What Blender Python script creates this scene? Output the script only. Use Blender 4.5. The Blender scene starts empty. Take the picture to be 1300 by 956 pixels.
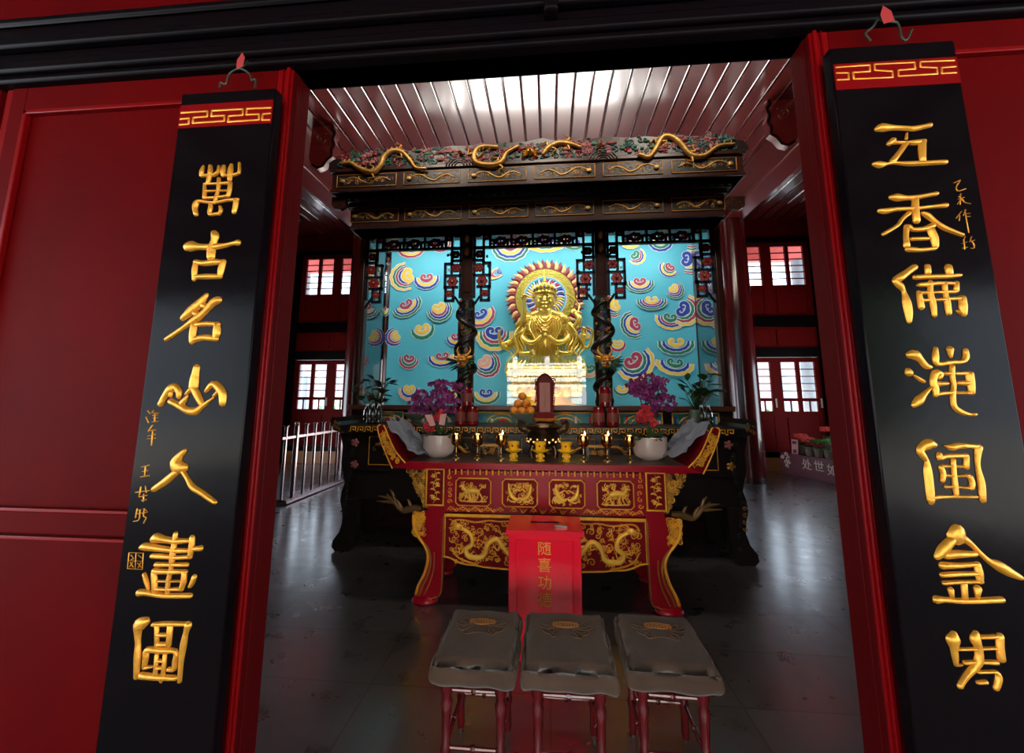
import bpy, math, random
import numpy as np
from mathutils import Vector, Matrix
PI = math.pi
sc = bpy.context.scene
col = sc.collection
rnd = random.Random(7)

# ---------------------------------------------------------------- survey
# The photograph was surveyed once: vanishing points give lens and tilt, so a point measured
# on a known vertical or horizontal plane of the hall gets its real position in metres.
F = 515.8; CX, CY = 650.0, 433.0
def _n(v): v = np.array(v, float); return v/np.linalg.norm(v)
_D = _n([45, -75, F]); _Z = _n([10, 3553, F]); _X = _n(np.cross(_Z, _D))
if _X[0] < 0: _X = -_X
_D = _n(np.cross(_X, _Z)) if np.cross(_X, _Z)[2] > 0 else -_n(np.cross(_X, _Z))
_R = np.array([_X, _D, _Z])
EYE = np.array([0, 0, 1.5])
def S(px, py, Y):
    r = _R @ _n([px-CX, CY-py, F]); p = EYE + r*(Y/r[1]); return float(p[0]), float(p[2])
def G(px, py, z=0.0):
    r = _R @ _n([px-CX, CY-py, F]); p = EYE + r*((z-1.5)/r[2]); return float(p[0]), float(p[1])

# ---------------------------------------------------------------- materials
def mat(name, c, rough=.5, metal=0., spec=.5, c2=None, scale=8., bump=0., bscale=30., coat=0., stretch=(1,1,1), lo=.35, hi=.65, sheen=0.):
    m = bpy.data.materials.new(name); m.use_nodes = True
    nt = m.node_tree; b = nt.nodes['Principled BSDF']
    b.inputs['Base Color'].default_value = (*c, 1); b.inputs['Roughness'].default_value = rough
    b.inputs['Metallic'].default_value = metal; b.inputs['Specular IOR Level'].default_value = spec
    b.inputs['Coat Weight'].default_value = coat; b.inputs['Coat Roughness'].default_value = .12
    b.inputs['Sheen Weight'].default_value = sheen
    tc = nt.nodes.new('ShaderNodeTexCoord'); mp = nt.nodes.new('ShaderNodeMapping')
    mp.inputs['Scale'].default_value = stretch
    nt.links.new(tc.outputs['Object'], mp.inputs['Vector'])
    if c2:
        no = nt.nodes.new('ShaderNodeTexNoise'); no.inputs['Scale'].default_value = scale; no.inputs['Detail'].default_value = 5
        cr = nt.nodes.new('ShaderNodeValToRGB'); cr.color_ramp.elements[0].position = lo; cr.color_ramp.elements[1].position = hi
        cr.color_ramp.elements[0].color = (*c, 1); cr.color_ramp.elements[1].color = (*c2, 1)
        nt.links.new(mp.outputs[0], no.inputs['Vector']); nt.links.new(no.outputs['Fac'], cr.inputs[0]); nt.links.new(cr.outputs[0], b.inputs['Base Color'])
    if bump:
        no = nt.nodes.new('ShaderNodeTexNoise'); no.inputs['Scale'].default_value = bscale; no.inputs['Detail'].default_value = 3
        bp = nt.nodes.new('ShaderNodeBump'); bp.inputs['Strength'].default_value = bump; bp.inputs['Distance'].default_value = .02
        nt.links.new(mp.outputs[0], no.inputs['Vector']); nt.links.new(no.outputs['Fac'], bp.inputs['Height']); nt.links.new(bp.outputs[0], b.inputs['Normal'])
    return m
def emis(name, c, s):
    m = bpy.data.materials.new(name); m.use_nodes = True; nt = m.node_tree
    b = nt.nodes['Principled BSDF']; b.inputs['Base Color'].default_value = (*c, 1)
    b.inputs['Emission Color'].default_value = (*c, 1); b.inputs['Emission Strength'].default_value = s
    return m
M = {}
M['wallred'] = mat('red wall paint', (.090, .0004, .0008), .6, c2=(.072, .0005, .001), scale=2.5, bump=.04, bscale=6, spec=.03)
M['framered'] = mat('glossy red frame paint', (.17, .001, .002), .35, bump=.03, bscale=8, spec=.12)
M['jamb'] = mat('dark red jamb paint', (.06, .001, .0015), .45, spec=.06, bump=.03)
M['black'] = mat('black lacquer', (.003, .002, .003), .35, spec=.05, bump=.03, bscale=5, c2=(.004, .002, .0025), scale=4)
M['board'] = mat('black board lacquer', (.003, .0018, .0025), .15, spec=.07, bump=.06, bscale=4, c2=(.004, .0022, .003), scale=6)
M['gold'] = mat('gilded carving', (.80, .36, .035), .36, metal=.6, spec=.6, bump=.08, bscale=90, c2=(.68, .28, .025), scale=25)
M['goldhi'] = mat('bright gilding', (.95, .60, .13), .30, metal=.85, bump=.12, bscale=60, c2=(.80, .42, .06), scale=18)
M['golddim'] = mat('aged gilding', (.42, .20, .04), .42, metal=.6, bump=.3, bscale=60)
M['statue'] = mat('polished gold leaf', (.86, .60, .10), .30, metal=.62, spec=.8, bump=.06, bscale=40)
M['red'] = mat('altar red lacquer', (.36, .002, .014), .3, coat=.08, spec=.3)
M['redcarve'] = mat('deep red carved ground', (.20, .002, .008), .5, spec=.12)
M['boxred'] = mat('bright red lacquer', (.90, .003, .030), .25, coat=.25, spec=.3)
M['darkwood'] = mat('dark brown lacquer', (.022, .007, .006), .3, bump=.05, c2=(.04, .012, .008), scale=10)
M['ebony'] = mat('black carved wood', (.012, .008, .008), .35, bump=.15, bscale=30)
M['ceil'] = mat('ceiling red lacquer', (.13, .012, .012), .30, spec=1., coat=1., bump=.22, bscale=5, c2=(.19, .022, .02), scale=3, stretch=(1, .22, 1))
M['bead'] = mat('ceiling joint bead', (.16, .03, .03), .15, spec=1., coat=1.)
M['beam'] = mat('dark red beam', (.10, .007, .006), .3, bump=.05)
M['column'] = mat('dark red column lacquer', (.07, .005, .006), .2, spec=.6, coat=.4, bump=.03)
M['panelred'] = mat('panelled red door paint', (.125, .003, .003), .55, spec=.06)
M['navy'] = mat('navy lattice paint', (.008, .014, .030), .35)
M['friezeteal'] = mat('painted teal frieze ground', (.04, .24, .28), .5)
M['latred'] = mat('carved red blossom', (.20, .008, .014), .45)
M['teal'] = mat('teal carving', (.02, .09, .09), .5)
M['pinkc'] = mat('faded pink carving', (.32, .09, .10), .5)
M['grn'] = mat('green carving', (.01, .10, .05), .5)
M['blu'] = mat('blue paint', (.005, .03, .26), .5)
M['sky'] = mat('turquoise backdrop paint', (.075, .42, .54), .6, c2=(.06, .37, .50), scale=2)
M['cw'] = mat('pale cloud outline', (.55, .62, .66), .6)
M['cr'] = mat('cloud crimson', (.34, .03, .07), .6)
M['cy'] = mat('cloud yellow', (.75, .48, .05), .6)
M['cb'] = mat('cloud blue', (.010, .035, .30), .6)
M['cg'] = mat('cloud green', (.006, .16, .085), .6)
M['cp'] = mat('cloud peach', (.72, .34, .22), .6)
M['halogold'] = mat('halo olive gold', (.42, .36, .05), .4, metal=.3, bump=.4, bscale=50)
M['cyan'] = mat('halo cyan', (.05, .42, .55), .5)
M['flame'] = mat('halo flame peach', (.72, .36, .14), .5)
M['maroon'] = mat('halo maroon', (.16, .006, .018), .5)
M['lilac'] = mat('halo lilac', (.45, .45, .62), .5)
M['cloth'] = mat('brown grey quilt cloth', (.085, .048, .034), .95, bump=.35, bscale=14, c2=(.062, .034, .025), scale=5, sheen=.15, spec=.2)
M['thread'] = mat('orange embroidery thread', (.34, .13, .03), .8)
M['thread2'] = mat('faint brown embroidery thread', (.125, .068, .045), .9)
M['stoolwood'] = mat('stool dark red lacquer', (.10, .006, .008), .22, coat=.4)
M['greycloth'] = mat('grey blue draped cloth', (.19, .21, .27), .8, bump=.5, bscale=9)
M['white'] = mat('pinkish white ceramic', (.68, .52, .48), .18, coat=.4)
M['grnbowl'] = mat('grey green ceramic', (.20, .27, .23), .3)
M['brass'] = mat('polished brass', (.72, .42, .14), .2, metal=1.)
M['darkbronze'] = mat('dark bronze', (.10, .06, .035), .32, metal=.9, bump=.2)
M['yellow'] = mat('yellow porcelain', (1., .58, .015), .25, coat=.3)
M['blossomred'] = mat('painted red flower', (.5, .02, .05), .4)
M['orange'] = mat('orange peel', (.85, .28, .02), .45, bump=.2, bscale=120)
M['leaf'] = mat('dark green leaf', (.015, .05, .018), .4, c2=(.03, .09, .02), scale=10)
M['leafb'] = mat('fresh green leaf', (.09, .34, .05), .45, c2=(.04, .16, .03), scale=12)
M['leafr'] = mat('maroon green leaf', (.05, .012, .015), .4, c2=(.012, .03, .015), scale=6)
M['orchid'] = mat('purple orchid petal', (.24, .012, .17), .6, c2=(.16, .008, .10), scale=14)
M['redflower'] = mat('red petal', (.55, .015, .03), .6)
M['coral'] = mat('coral petal', (.95, .16, .12), .6, c2=(.85, .08, .08), scale=30)
M['pinkfl'] = mat('pale pink petal', (.75, .42, .42), .6)
M['pot'] = mat('brown grey plastic pot', (.26, .20, .17), .6)
M['card'] = mat('pink printed card', (.75, .38, .36), .6)
M['steel'] = mat('brushed metal rail', (.27, .21, .22), .25, metal=.85, bump=.05)
M['signpaint'] = mat('maroon planter board', (.15, .028, .050), .5)
M['cream'] = mat('cream lettering', (.80, .62, .56), .5)
M['signgold'] = mat('orange gold lettering', (.90, .34, .03), .45)
M['orangewood'] = mat('varnished brown kerb', (.40, .15, .05), .4)
M['sill'] = mat('brown sill board', (.10, .035, .025), .35)
M['marble'] = mat('white marble', (.85, .84, .80), .5, c2=(.72, .71, .68), scale=3)
M['paving'] = mat('pale stone paving', (.45, .44, .42), .8, c2=(.36, .35, .33), scale=1.5)
M['porchfloor'] = mat('porch floor slabs', (.10, .095, .09), .6)
M['porchwood'] = mat('porch dark wood', (.03, .008, .006), .6)
M['greycol'] = mat('grey painted column', (.22, .27, .32), .5)
M['eave'] = mat('red eave boards', (.55, .07, .06), .5)
M['eavepink'] = mat('faded pink plaster', (.50, .36, .36), .8, c2=(.40, .30, .32), scale=1.5)
M['jarlabel'] = mat('dull red jar label', (.22, .05, .035), .6)
M['branch'] = mat('dull gilded branch', (.20, .10, .035), .5, metal=.4, bump=.3)
M['tabletred'] = mat('dull red carved wood', (.13, .014, .016), .6, spec=.2)
M['pinkface'] = mat('faded pink lacquer', (.42, .17, .15), .6)
M['crestgold'] = mat('pale worn gilding', (.62, .37, .10), .42, metal=.6, bump=.25, bscale=60, c2=(.45, .24, .06), scale=20)
M['altargold'] = mat('bright gold leaf paint', (1.0, .47, .035), .38, metal=.2, spec=.25, bump=.2, bscale=70, c2=(.80, .36, .03), scale=25)
M['altargoldhi'] = mat('pale gold leaf paint', (1.0, .60, .09), .35, metal=.2, spec=.3, bump=.12, bscale=60, c2=(.95, .50, .07), scale=18)
M['wire'] = mat('twisted wire', (.03, .035, .02), .5, metal=.5)
M['ribbon'] = mat('red ribbon knot', (.35, .02, .02), .7)
M['switch'] = mat('cream plastic', (.55, .45, .36), .5)
def glassy(name, tint, fac, rough=0.0):
    m = bpy.data.materials.new(name); m.use_nodes = True; nt = m.node_tree
    for n in list(nt.nodes):
        if n.type != 'OUTPUT_MATERIAL': nt.nodes.remove(n)
    out = [n for n in nt.nodes if n.type == 'OUTPUT_MATERIAL'][0]
    t = nt.nodes.new('ShaderNodeBsdfTransparent'); t.inputs[0].default_value = (*tint, 1)
    g = nt.nodes.new('ShaderNodeBsdfGlossy'); g.inputs['Roughness'].default_value = rough; g.inputs['Color'].default_value = (1, 1, 1, 1)
    lw = nt.nodes.new('ShaderNodeFresnel'); lw.inputs['IOR'].default_value = 1.5
    ad = nt.nodes.new('ShaderNodeMath'); ad.operation = 'MULTIPLY'; ad.inputs[1].default_value = fac
    cl = nt.nodes.new('ShaderNodeMath'); cl.operation = 'MINIMUM'; cl.inputs[1].default_value = .95
    mx = nt.nodes.new('ShaderNodeMixShader')
    nt.links.new(lw.outputs[0], ad.inputs[0]); nt.links.new(ad.outputs[0], cl.inputs[0]); nt.links.new(cl.outputs[0], mx.inputs[0])
    nt.links.new(t.outputs[0], mx.inputs[1]); nt.links.new(g.outputs[0], mx.inputs[2]); nt.links.new(mx.outputs[0], out.inputs[0])
    return m
M['glass'] = glassy('cabinet glass', (.97, .99, .98), 1.0)
M['sideglass'] = glassy('side cabinet glass', (.75, .76, .76), 2.4)
M['pane'] = glassy('window glass', (.93, .95, .96), 1.)
M['bottle'] = glassy('clear bottle plastic', (.72, .76, .74), 3.5, .08)
M['redglass'] = mat('red candle glass', (.24, .006, .010), .12, coat=.5, spec=.6)
M['amber'] = mat('candle wax', (.8, .35, .15), .5)
M['flamelit'] = emis('candle flame', (1, .62, .25), 12)

def stone():
    m = bpy.data.materials.new('dark stone floor slabs'); m.use_nodes = True; nt = m.node_tree; N = nt.nodes; L = nt.links
    b = N['Principled BSDF']
    tc = N.new('ShaderNodeTexCoord')
    mp = N.new('ShaderNodeMapping'); mp.inputs['Location'].default_value = (.0, .04, 0)
    L.new(tc.outputs['Object'], mp.inputs[0])
    br = N.new('ShaderNodeTexBrick'); br.offset = .0; br.inputs['Scale'].default_value = 1.0
    br.inputs['Brick Width'].default_value = .95; br.inputs['Row Height'].default_value = .475; br.inputs['Mortar Size'].default_value = .006
    br.inputs['Color1'].default_value = (.062, .062, .066, 1); br.inputs['Color2'].default_value = (.038, .037, .038, 1); br.inputs['Mortar'].default_value = (.006, .006, .006, 1)
    mp2 = N.new('ShaderNodeMapping'); mp2.inputs['Rotation'].default_value = (0, 0, 0)
    L.new(mp.outputs[0], br.inputs[0])
    no = N.new('ShaderNodeTexNoise'); no.inputs['Scale'].default_value = 1.75; no.inputs['Detail'].default_value = 8; no.inputs['Roughness'].default_value = .65
    L.new(tc.outputs['Object'], no.inputs[0])
    mx = N.new('ShaderNodeMix'); mx.data_type = 'RGBA'; mx.blend_type = 'MULTIPLY'; mx.inputs[0].default_value = .6
    cr = N.new('ShaderNodeValToRGB'); cr.color_ramp.elements[0].position = .3; cr.color_ramp.elements[0].color = (.45, .43, .42, 1); cr.color_ramp.elements[1].position = .65
    L.new(no.outputs[0], cr.inputs[0]); L.new(br.outputs['Color'], mx.inputs['A']); L.new(cr.outputs[0], mx.inputs['B']); L.new(mx.outputs['Result'], b.inputs['Base Color'])
    n2 = N.new('ShaderNodeTexNoise'); n2.inputs['Scale'].default_value = 6; n2.inputs['Detail'].default_value = 6
    L.new(tc.outputs['Object'], n2.inputs[0])
    rr = N.new('ShaderNodeMapRange'); rr.inputs['From Min'].default_value = .35; rr.inputs['From Max'].default_value = .7; rr.inputs['To Min'].default_value = .26; rr.inputs['To Max'].default_value = .45
    L.new(n2.outputs[0], rr.inputs[0]); L.new(rr.outputs[0], b.inputs['Roughness'])
    bp = N.new('ShaderNodeBump'); bp.inputs['Strength'].default_value = .12; bp.inputs['Distance'].default_value = .008
    n3 = N.new('ShaderNodeTexNoise'); n3.inputs['Scale'].default_value = 3.2; n3.inputs['Detail'].default_value = 9; n3.inputs['Roughness'].default_value = .62
    mpx = N.new('ShaderNodeMapping'); mpx.inputs['Scale'].default_value = (.5, 1.6, 1); L.new(tc.outputs['Object'], mpx.inputs[0]); L.new(mpx.outputs[0], n3.inputs[0])
    ad = N.new('ShaderNodeMath'); ad.operation = 'MULTIPLY_ADD'; ad.inputs[1].default_value = -1.2; L.new(br.outputs['Fac'], ad.inputs[0]); L.new(n3.outputs[0], ad.inputs[2])
    L.new(ad.outputs[0], bp.inputs['Height']); L.new(bp.outputs[0], b.inputs['Normal'])
    b.inputs['Specular IOR Level'].default_value = 1.0; b.inputs['Coat Weight'].default_value = .8; b.inputs['Coat IOR'].default_value = 2.5; b.inputs['Coat Roughness'].default_value = .2
    L.new(bp.outputs[0], b.inputs['Coat Normal'])
    return m
M['floor'] = stone()
for k_ in ('ceil', 'bead'): M[k_].node_tree.nodes['Principled BSDF'].inputs['Coat IOR'].default_value = 2.2

# ---------------------------------------------------------------- mesh builder
def catmull(pts, k=4):
    pts = [np.array(p, float) for p in pts]
    if len(pts) < 3 or k < 2: return pts
    P = [2*pts[0]-pts[1]] + pts + [2*pts[-1]-pts[-2]]; out = []
    for i in range(1, len(P)-2):
        for j in range(k):
            t = j/k; a, b, c, d = P[i-1], P[i], P[i+1], P[i+2]
            out.append(.5*((2*b)+(-a+c)*t+(2*a-5*b+4*c-d)*t*t+(-a+3*b-3*c+d)*t**3))
    out.append(pts[-1]); return out
class Frame:
    """u right, v up, n out of a surface"""
    def __init__(s, o, u=(1, 0, 0), v=(0, 0, 1), n=(0, -1, 0)):
        s.o, s.u, s.v, s.n = [np.array(a, float) for a in (o, u, v, n)]
    def __call__(s, a, b, c=0): return s.o + s.u*a + s.v*b + s.n*c
class MB:
    def __init__(s): s.V = []; s.Fc = []; s.mi = []
    def add(s, vs, fs, m=0):
        k = len(s.V); s.V += [tuple(map(float, v)) for v in vs]; s.Fc += [tuple(i+k for i in f) for f in fs]; s.mi += [m]*len(fs)
    def box(s, x0, x1, y0, y1, z0, z1, m=0):
        s.add([(x0,y0,z0),(x1,y0,z0),(x1,y1,z0),(x0,y1,z0),(x0,y0,z1),(x1,y0,z1),(x1,y1,z1),(x0,y1,z1)],
              [(0,3,2,1),(4,5,6,7),(0,1,5,4),(1,2,6,5),(2,3,7,6),(3,0,4,7)], m); return s
    def tube(s, pts, r, n=8, m=0, k=1, flat=1.0):
        pts = [np.array(p, float) for p in pts]
        if not hasattr(r, '__len__'): r = [r]*len(pts)
        q = catmull([np.append(p, rr) for p, rr in zip(pts, r)], k) if k > 1 else [np.append(p, rr) for p, rr in zip(pts, r)]
        P = [a[:3] for a in q]; Rr = [max(a[3], 1e-4) for a in q]
        t0 = P[1]-P[0]; up = np.array([0, 0, 1.]) if abs(_n(t0)[2]) < .9 else np.array([1., 0, 0])
        vs = []
        for i in range(len(P)):
            t = P[min(i+1, len(P)-1)]-P[max(i-1, 0)]
            if np.linalg.norm(t) < 1e-9: t = t0
            t = _n(t); a = np.cross(up, t)
            if np.linalg.norm(a) < 1e-6: a = np.array([1., 0, 0])
            a = _n(a); b = np.cross(t, a); up = b
            for j in range(n):
                w = 2*PI*j/n; vs.append(P[i]+Rr[i]*(a*math.cos(w)+b*math.sin(w)*flat))
        fs = [(i*n+j, i*n+(j+1) % n, (i+1)*n+(j+1) % n, (i+1)*n+j) for i in range(len(P)-1) for j in range(n)]
        fs += [tuple(range(n))[::-1], tuple((len(P)-1)*n+j for j in range(n))]
        s.add(vs, fs, m); return s
    def lathe(s, c, prof, n=20, m=0, sx=1., sy=1.):
        vs = []
        for r, z in prof:
            for j in range(n):
                w = 2*PI*j/n; vs.append((c[0]+sx*r*math.cos(w), c[1]+sy*r*math.sin(w), c[2]+z))
        fs = [(i*n+j, i*n+(j+1) % n, (i+1)*n+(j+1) % n, (i+1)*n+j) for i in range(len(prof)-1) for j in range(n)]
        if prof[0][0] > 1e-5: fs.append(tuple(range(n))[::-1])
        if prof[-1][0] > 1e-5: fs.append(tuple((len(prof)-1)*n+j for j in range(n)))
        s.add(vs, fs, m); return s
    def ell(s, c, r, n=12, m=0, rot=None):
        if not hasattr(r, '__len__'): r = (r, r, r)
        h = max(4, n//2); vs = []; R = np.array(rot) if rot is not None else np.eye(3)
        for i in range(h+1):
            ph = PI*i/h
            for j in range(n):
                w = 2*PI*j/n; v = R @ np.array([r[0]*math.sin(ph)*math.cos(w), r[1]*math.sin(ph)*math.sin(w), r[2]*math.cos(ph)])
                vs.append(np.array(c)+v)
        fs = [(i*n+j, (i+1)*n+j, (i+1)*n+(j+1) % n, i*n+(j+1) % n) for i in range(h) for j in range(n)]
        s.add(vs, fs, m); return s
    def prism(s, poly, fr, d0, d1, m=0):
        """polygon in the frame's u,v; thickness along n from d0 to d1"""
        a = sum(poly[i][0]*poly[(i+1) % len(poly)][1]-poly[(i+1) % len(poly)][0]*poly[i][1] for i in range(len(poly)))
        if a < 0: poly = poly[::-1]
        n = len(poly); vs = [fr(u, v, d1) for u, v in poly]+[fr(u, v, d0) for u, v in poly]
        fs = [tuple(range(n)), tuple(range(n, 2*n))[::-1]]+[(i, i+n, (i+1) % n+n, (i+1) % n) for i in range(n)]
        s.add(vs, fs, m); return s
    def stroke(s, pts, fr, h, m=0, k=3, wide=1.0, base=-.002):
        """brush stroke (u,v,width) as a rounded relief ridge on the frame's plane"""
        q = catmull([(p[0], p[1], p[2]) for p in pts], k) if k > 1 and len(pts) > 2 else [np.array(p, float) for p in pts]
        if len(q) < 2: return s
        w0, w1 = q[0][2]*wide, q[-1][2]*wide
        d0 = _n(q[0][:2]-q[1][:2]); d1 = _n(q[-1][:2]-q[-2][:2])
        ring = [(q[0][:2]+d0*w0*.38, w0*.45), (q[0][:2]+d0*w0*.22, w0*.8)]+[(a[:2], a[2]*wide) for a in q]+[(q[-1][:2]+d1*w1*.22, w1*.8), (q[-1][:2]+d1*w1*.38, w1*.45)]
        prof = [(-1, 0), (-.86, .55), (-.45, .92), (0, 1), (.45, .92), (.86, .55), (1, 0)]
        vs = []; L = len(ring)
        for i, (p, w) in enumerate(ring):
            t = _n(ring[min(i+1, L-1)][0]-ring[max(i-1, 0)][0]); nn = np.array([-t[1], t[0]])
            hh = h*(.45 if i in (0, L-1) else .85 if i in (1, L-2) else 1)*min(1, .35+w/(4*h))
            for a, b in prof:
                c = p+nn*a*w/2; vs.append(fr(c[0], c[1], base+b*(hh-base)))
        K = len(prof)
        fs = [(i*K+j, i*K+j+1, (i+1)*K+j+1, (i+1)*K+j) for i in range(L-1) for j in range(K-1)]
        fs += [tuple(range(K)), tuple((L-1)*K+j for j in range(K))[::-1]]
        s.add(vs, fs, m); return s
    def build(s, name, mats, parent=None, smooth=True, ang=38, bevel=0, loc=None):
        me = bpy.data.meshes.new(name); me.from_pydata(s.V, [], s.Fc)
        if not isinstance(mats, (list, tuple)): mats = [mats]
        for a in mats: me.materials.append(M[a] if isinstance(a, str) else a)
        me.polygons.foreach_set('material_index', s.mi)
        if smooth:
            me.polygons.foreach_set('use_smooth', [True]*len(me.polygons)); me.update(); me.set_sharp_from_angle(angle=math.radians(ang))
        me.update()
        o = bpy.data.objects.new(name, me); col.objects.link(o)
        if parent:
            o.parent = parent; o.matrix_parent_inverse = Matrix.Translation(parent.location).inverted()
        if bevel:
            b = o.modifiers.new('Bevel', 'BEVEL'); b.width = bevel; b.segments = 2; b.limit_method = 'ANGLE'
        return o
def tag(o, label=None, cat=None, group=None, kind=None):
    if label: o['label'] = label
    if cat: o['category'] = cat
    if group: o['group'] = group
    if kind: o['kind'] = kind
    return o
def empty(name, loc, label, cat, group=None):
    o = bpy.data.objects.new(name, None); o.location = loc; o.empty_display_size = .1; col.objects.link(o)
    return tag(o, label, cat, group)
def struct(mb, name, mats, **k): return tag(mb.build(name, mats, **k), kind='structure')
def copy_tree(o, parent=None, **p):
    c = o.copy(); col.objects.link(c)
    if parent: c.parent = parent
    for ch in [x for x in list(bpy.data.objects) if x.parent == o]: copy_tree(ch, c)
    for k_, v in p.items(): c[k_] = v
    return c
def strokes(txt):
    return [[tuple(map(float, p.split(','))) for p in s.split()] for s in txt.split(';') if s.strip()]
def text_mesh(body, size, fr, h, name, m, parent=None, align=True):
    """solid lettering from Blender's built-in typeface, standing on a frame"""
    cu = bpy.data.curves.new('lettering', 'FONT'); cu.body = body; cu.size = size; cu.extrude = h; cu.offset = 0
    cu.align_x = 'CENTER'; cu.align_y = 'CENTER'
    t = bpy.data.objects.new('lettering', cu); col.objects.link(t)
    bpy.context.view_layer.update()
    me = bpy.data.meshes.new_from_object(t.evaluated_get(bpy.context.evaluated_depsgraph_get()))
    bpy.data.objects.remove(t); bpy.data.curves.remove(cu)
    for v in me.vertices: v.co = Vector(fr(v.co.x, v.co.y, v.co.z))
    me.materials.clear(); me.materials.append(M[m]); me.name = name
    o = bpy.data.objects.new(name, me); col.objects.link(o)
    if parent: o.parent = parent; o.matrix_parent_inverse = Matrix.Translation(parent.location).inverted()
    return o
def spiral(cx, cy, r, turns=1.3, a0=0., d=1, w=.006, n=14, r0=.12):
    return [(cx+r*(1-(1-r0)*i/n)*math.cos(a0+d*turns*2*PI*i/n), cy+r*(1-(1-r0)*i/n)*math.sin(a0+d*turns*2*PI*i/n), w*(1-.4*i/n)) for i in range(n+1)]

# ================================================================ THE SETTING
XC = -.05
WY = 9.6; CZ = 5.75
b = MB(); b.box(-7.2, 7.2, 1.2, WY+.4, -.12, 0); struct(b, 'floor', 'floor', smooth=False)
# ceiling: long boards with a rounded bead over every joint
b = MB(); b.box(-7.2, 7.2, 1.3, WY+.3, CZ, CZ+.1)
x = -7.1
while x < 7.1:
    b.tube([(x, 1.32, CZ), (x, WY, CZ)], .013, 8, 1); b.tube([(x+.03, 1.32, CZ), (x+.03, WY, CZ)], .006, 6, 1); b.box(x+.013, x+.023, 1.32, WY, CZ-.0015, CZ, 2); x += .242
struct(b, 'ceiling', ['ceil', 'bead', 'black'])
for sx, nm in ((-1, 'wall_left'), (1, 'wall_right')):
    b = MB(); b.box(sx*6.75-.1, sx*6.75+.1, 1.3, 6.0, 0, CZ, 0); b.box(sx*6.75-.1, sx*6.75+.1, 6.0, WY+.1, 2.4, CZ, 0); b.box(sx*6.75-.1, sx*6.75+.1, 7.9, WY+.1, 0, 2.4, 0)
    for k in range(7):
        y = 1.9+k*1.12; xi = sx*6.63
        if k > 3:
            b.box(min(xi, sx*6.7), max(xi, sx*6.7), y, y+.9, 3.0, 5.3, 0); continue
        b.box(min(xi, sx*6.7), max(xi, sx*6.7), y, y+.9, 2.7, 5.3, 0); b.box(min(xi, sx*6.7), max(xi, sx*6.7), y, y+.9, .3, 2.4, 0)
    struct(b, nm, 'panelred', bevel=.01)
for sx in (-1, 1):
    b = MB(); b.box(min(sx*6.9, sx*16), max(sx*6.9, sx*16), 1, WY+.4, -.14, -.02); struct(b, 'side_terrace', 'marble', smooth=False)
# long beams under the ceiling, carried by the round columns
for x0 in (-3.98, 3.80):
    b = MB(); b.box(x0-.15, x0+.15, 1.32, WY-.1, 5.22, CZ); b.box(x0-.19, x0+.19, 1.32, WY-.1, 5.14, 5.22)
    struct(b, 'trim_%d' % (1 if x0 < 0 else 2), 'beam', bevel=.02)
for i, x0 in enumerate((-4.02, 3.81)):
    b = MB(); b.lathe((x0, 8.3, 0), [(.275, 0), (.275, .05), (.262, .10)], 28, 1); b.lathe((x0, 8.3, .1), [(.262, 0), (.255, 2.), (.235, 5.04)], 32, 0)
    struct(b, 'trim_%d' % (3+i), ['column', 'darkwood'])
# carved wing brackets at the beams
for i, (x0, sg) in enumerate(((-3.47, 1), (3.36, -1))):
    fr = Frame((x0, 5.6, 5.02), u=(sg, 0, 0)); out = []
    L = [(-.17, .95), (.12, .95), (.14, .86), (.20, .80), (.18, .70), (.23, .62), (.20, .50), (.23, .40), (.19, .30), (.20, .20), (.12, .14), (.06, .04), (-.04, 0), (-.14, .06), (-.19, .2)]
    if sg < 0: fr = Frame((x0, 5.6, 5.02), u=(-1, 0, 0))
    b = MB(); b.prism(L, fr, -.05, .05, 0)
    b.stroke([(p[0]*.86, p[1]*.92+.03, .035) for p in L[1:-1]], Frame(fr.o-np.array([0, .05, 0]), u=fr.u), .02, 1)
    b.stroke(spiral(.0, .5, .11, 1.5, 1, 1, .035), Frame(fr.o-np.array([0, .05, 0]), u=fr.u), .02, 0)
    b.box(x0-.06, x0+.06, 5.5, 5.7, 5.9-.02, 5.92, 0) if False else None
    struct(b, 'trim_%d' % (5+i), ['beam', 'black'])

# ---- back wall: panelled doors and high windows in leaves
b = MB()
def bw(x0, x1, z0, z1, y0=WY-.05, y1=WY+.06, m=0): b.box(x0, x1, y0, y1, z0, z1, m)
bw(-7, 7, 5.17, CZ); bw(-7, 7, 5.17, 5.25, WY-.12, WY+.1, 1)
bw(-7, 7, 3.16, 3.40, WY-.12, WY+.1, 1); bw(-7, 7, 2.47, 2.68, WY-.12, WY+.1, 1); bw(-7, 7, 2.68, 3.16)

for _a, _c in ((-7, -2.46), (2.26, 7)): bw(_a, _c, 0, .28, WY-.10, WY+.06, 2); bw(_a, _c, .28, .40, WY-.07, WY+.06, 1)
LP = .945; x = -6.24; leafs = []
for x0_, x1_ in ((-7, -6.24), (6.045, 7)): bw(x0_, x1_, .0, 5.2, WY-.16, WY+.06, 1)
while x < 6.0:
    leafs.append(x)
    bw(x+.07, x+LP-.07, 2.74, 3.10, WY-.075, WY); x += LP
struct(b, 'wall_back', ['panelred', 'black', 'orangewood'], bevel=.008)
b = MB(); b.box(-7.2, 7.2, WY+.35, WY+.4, -.12, .0, 0)
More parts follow.
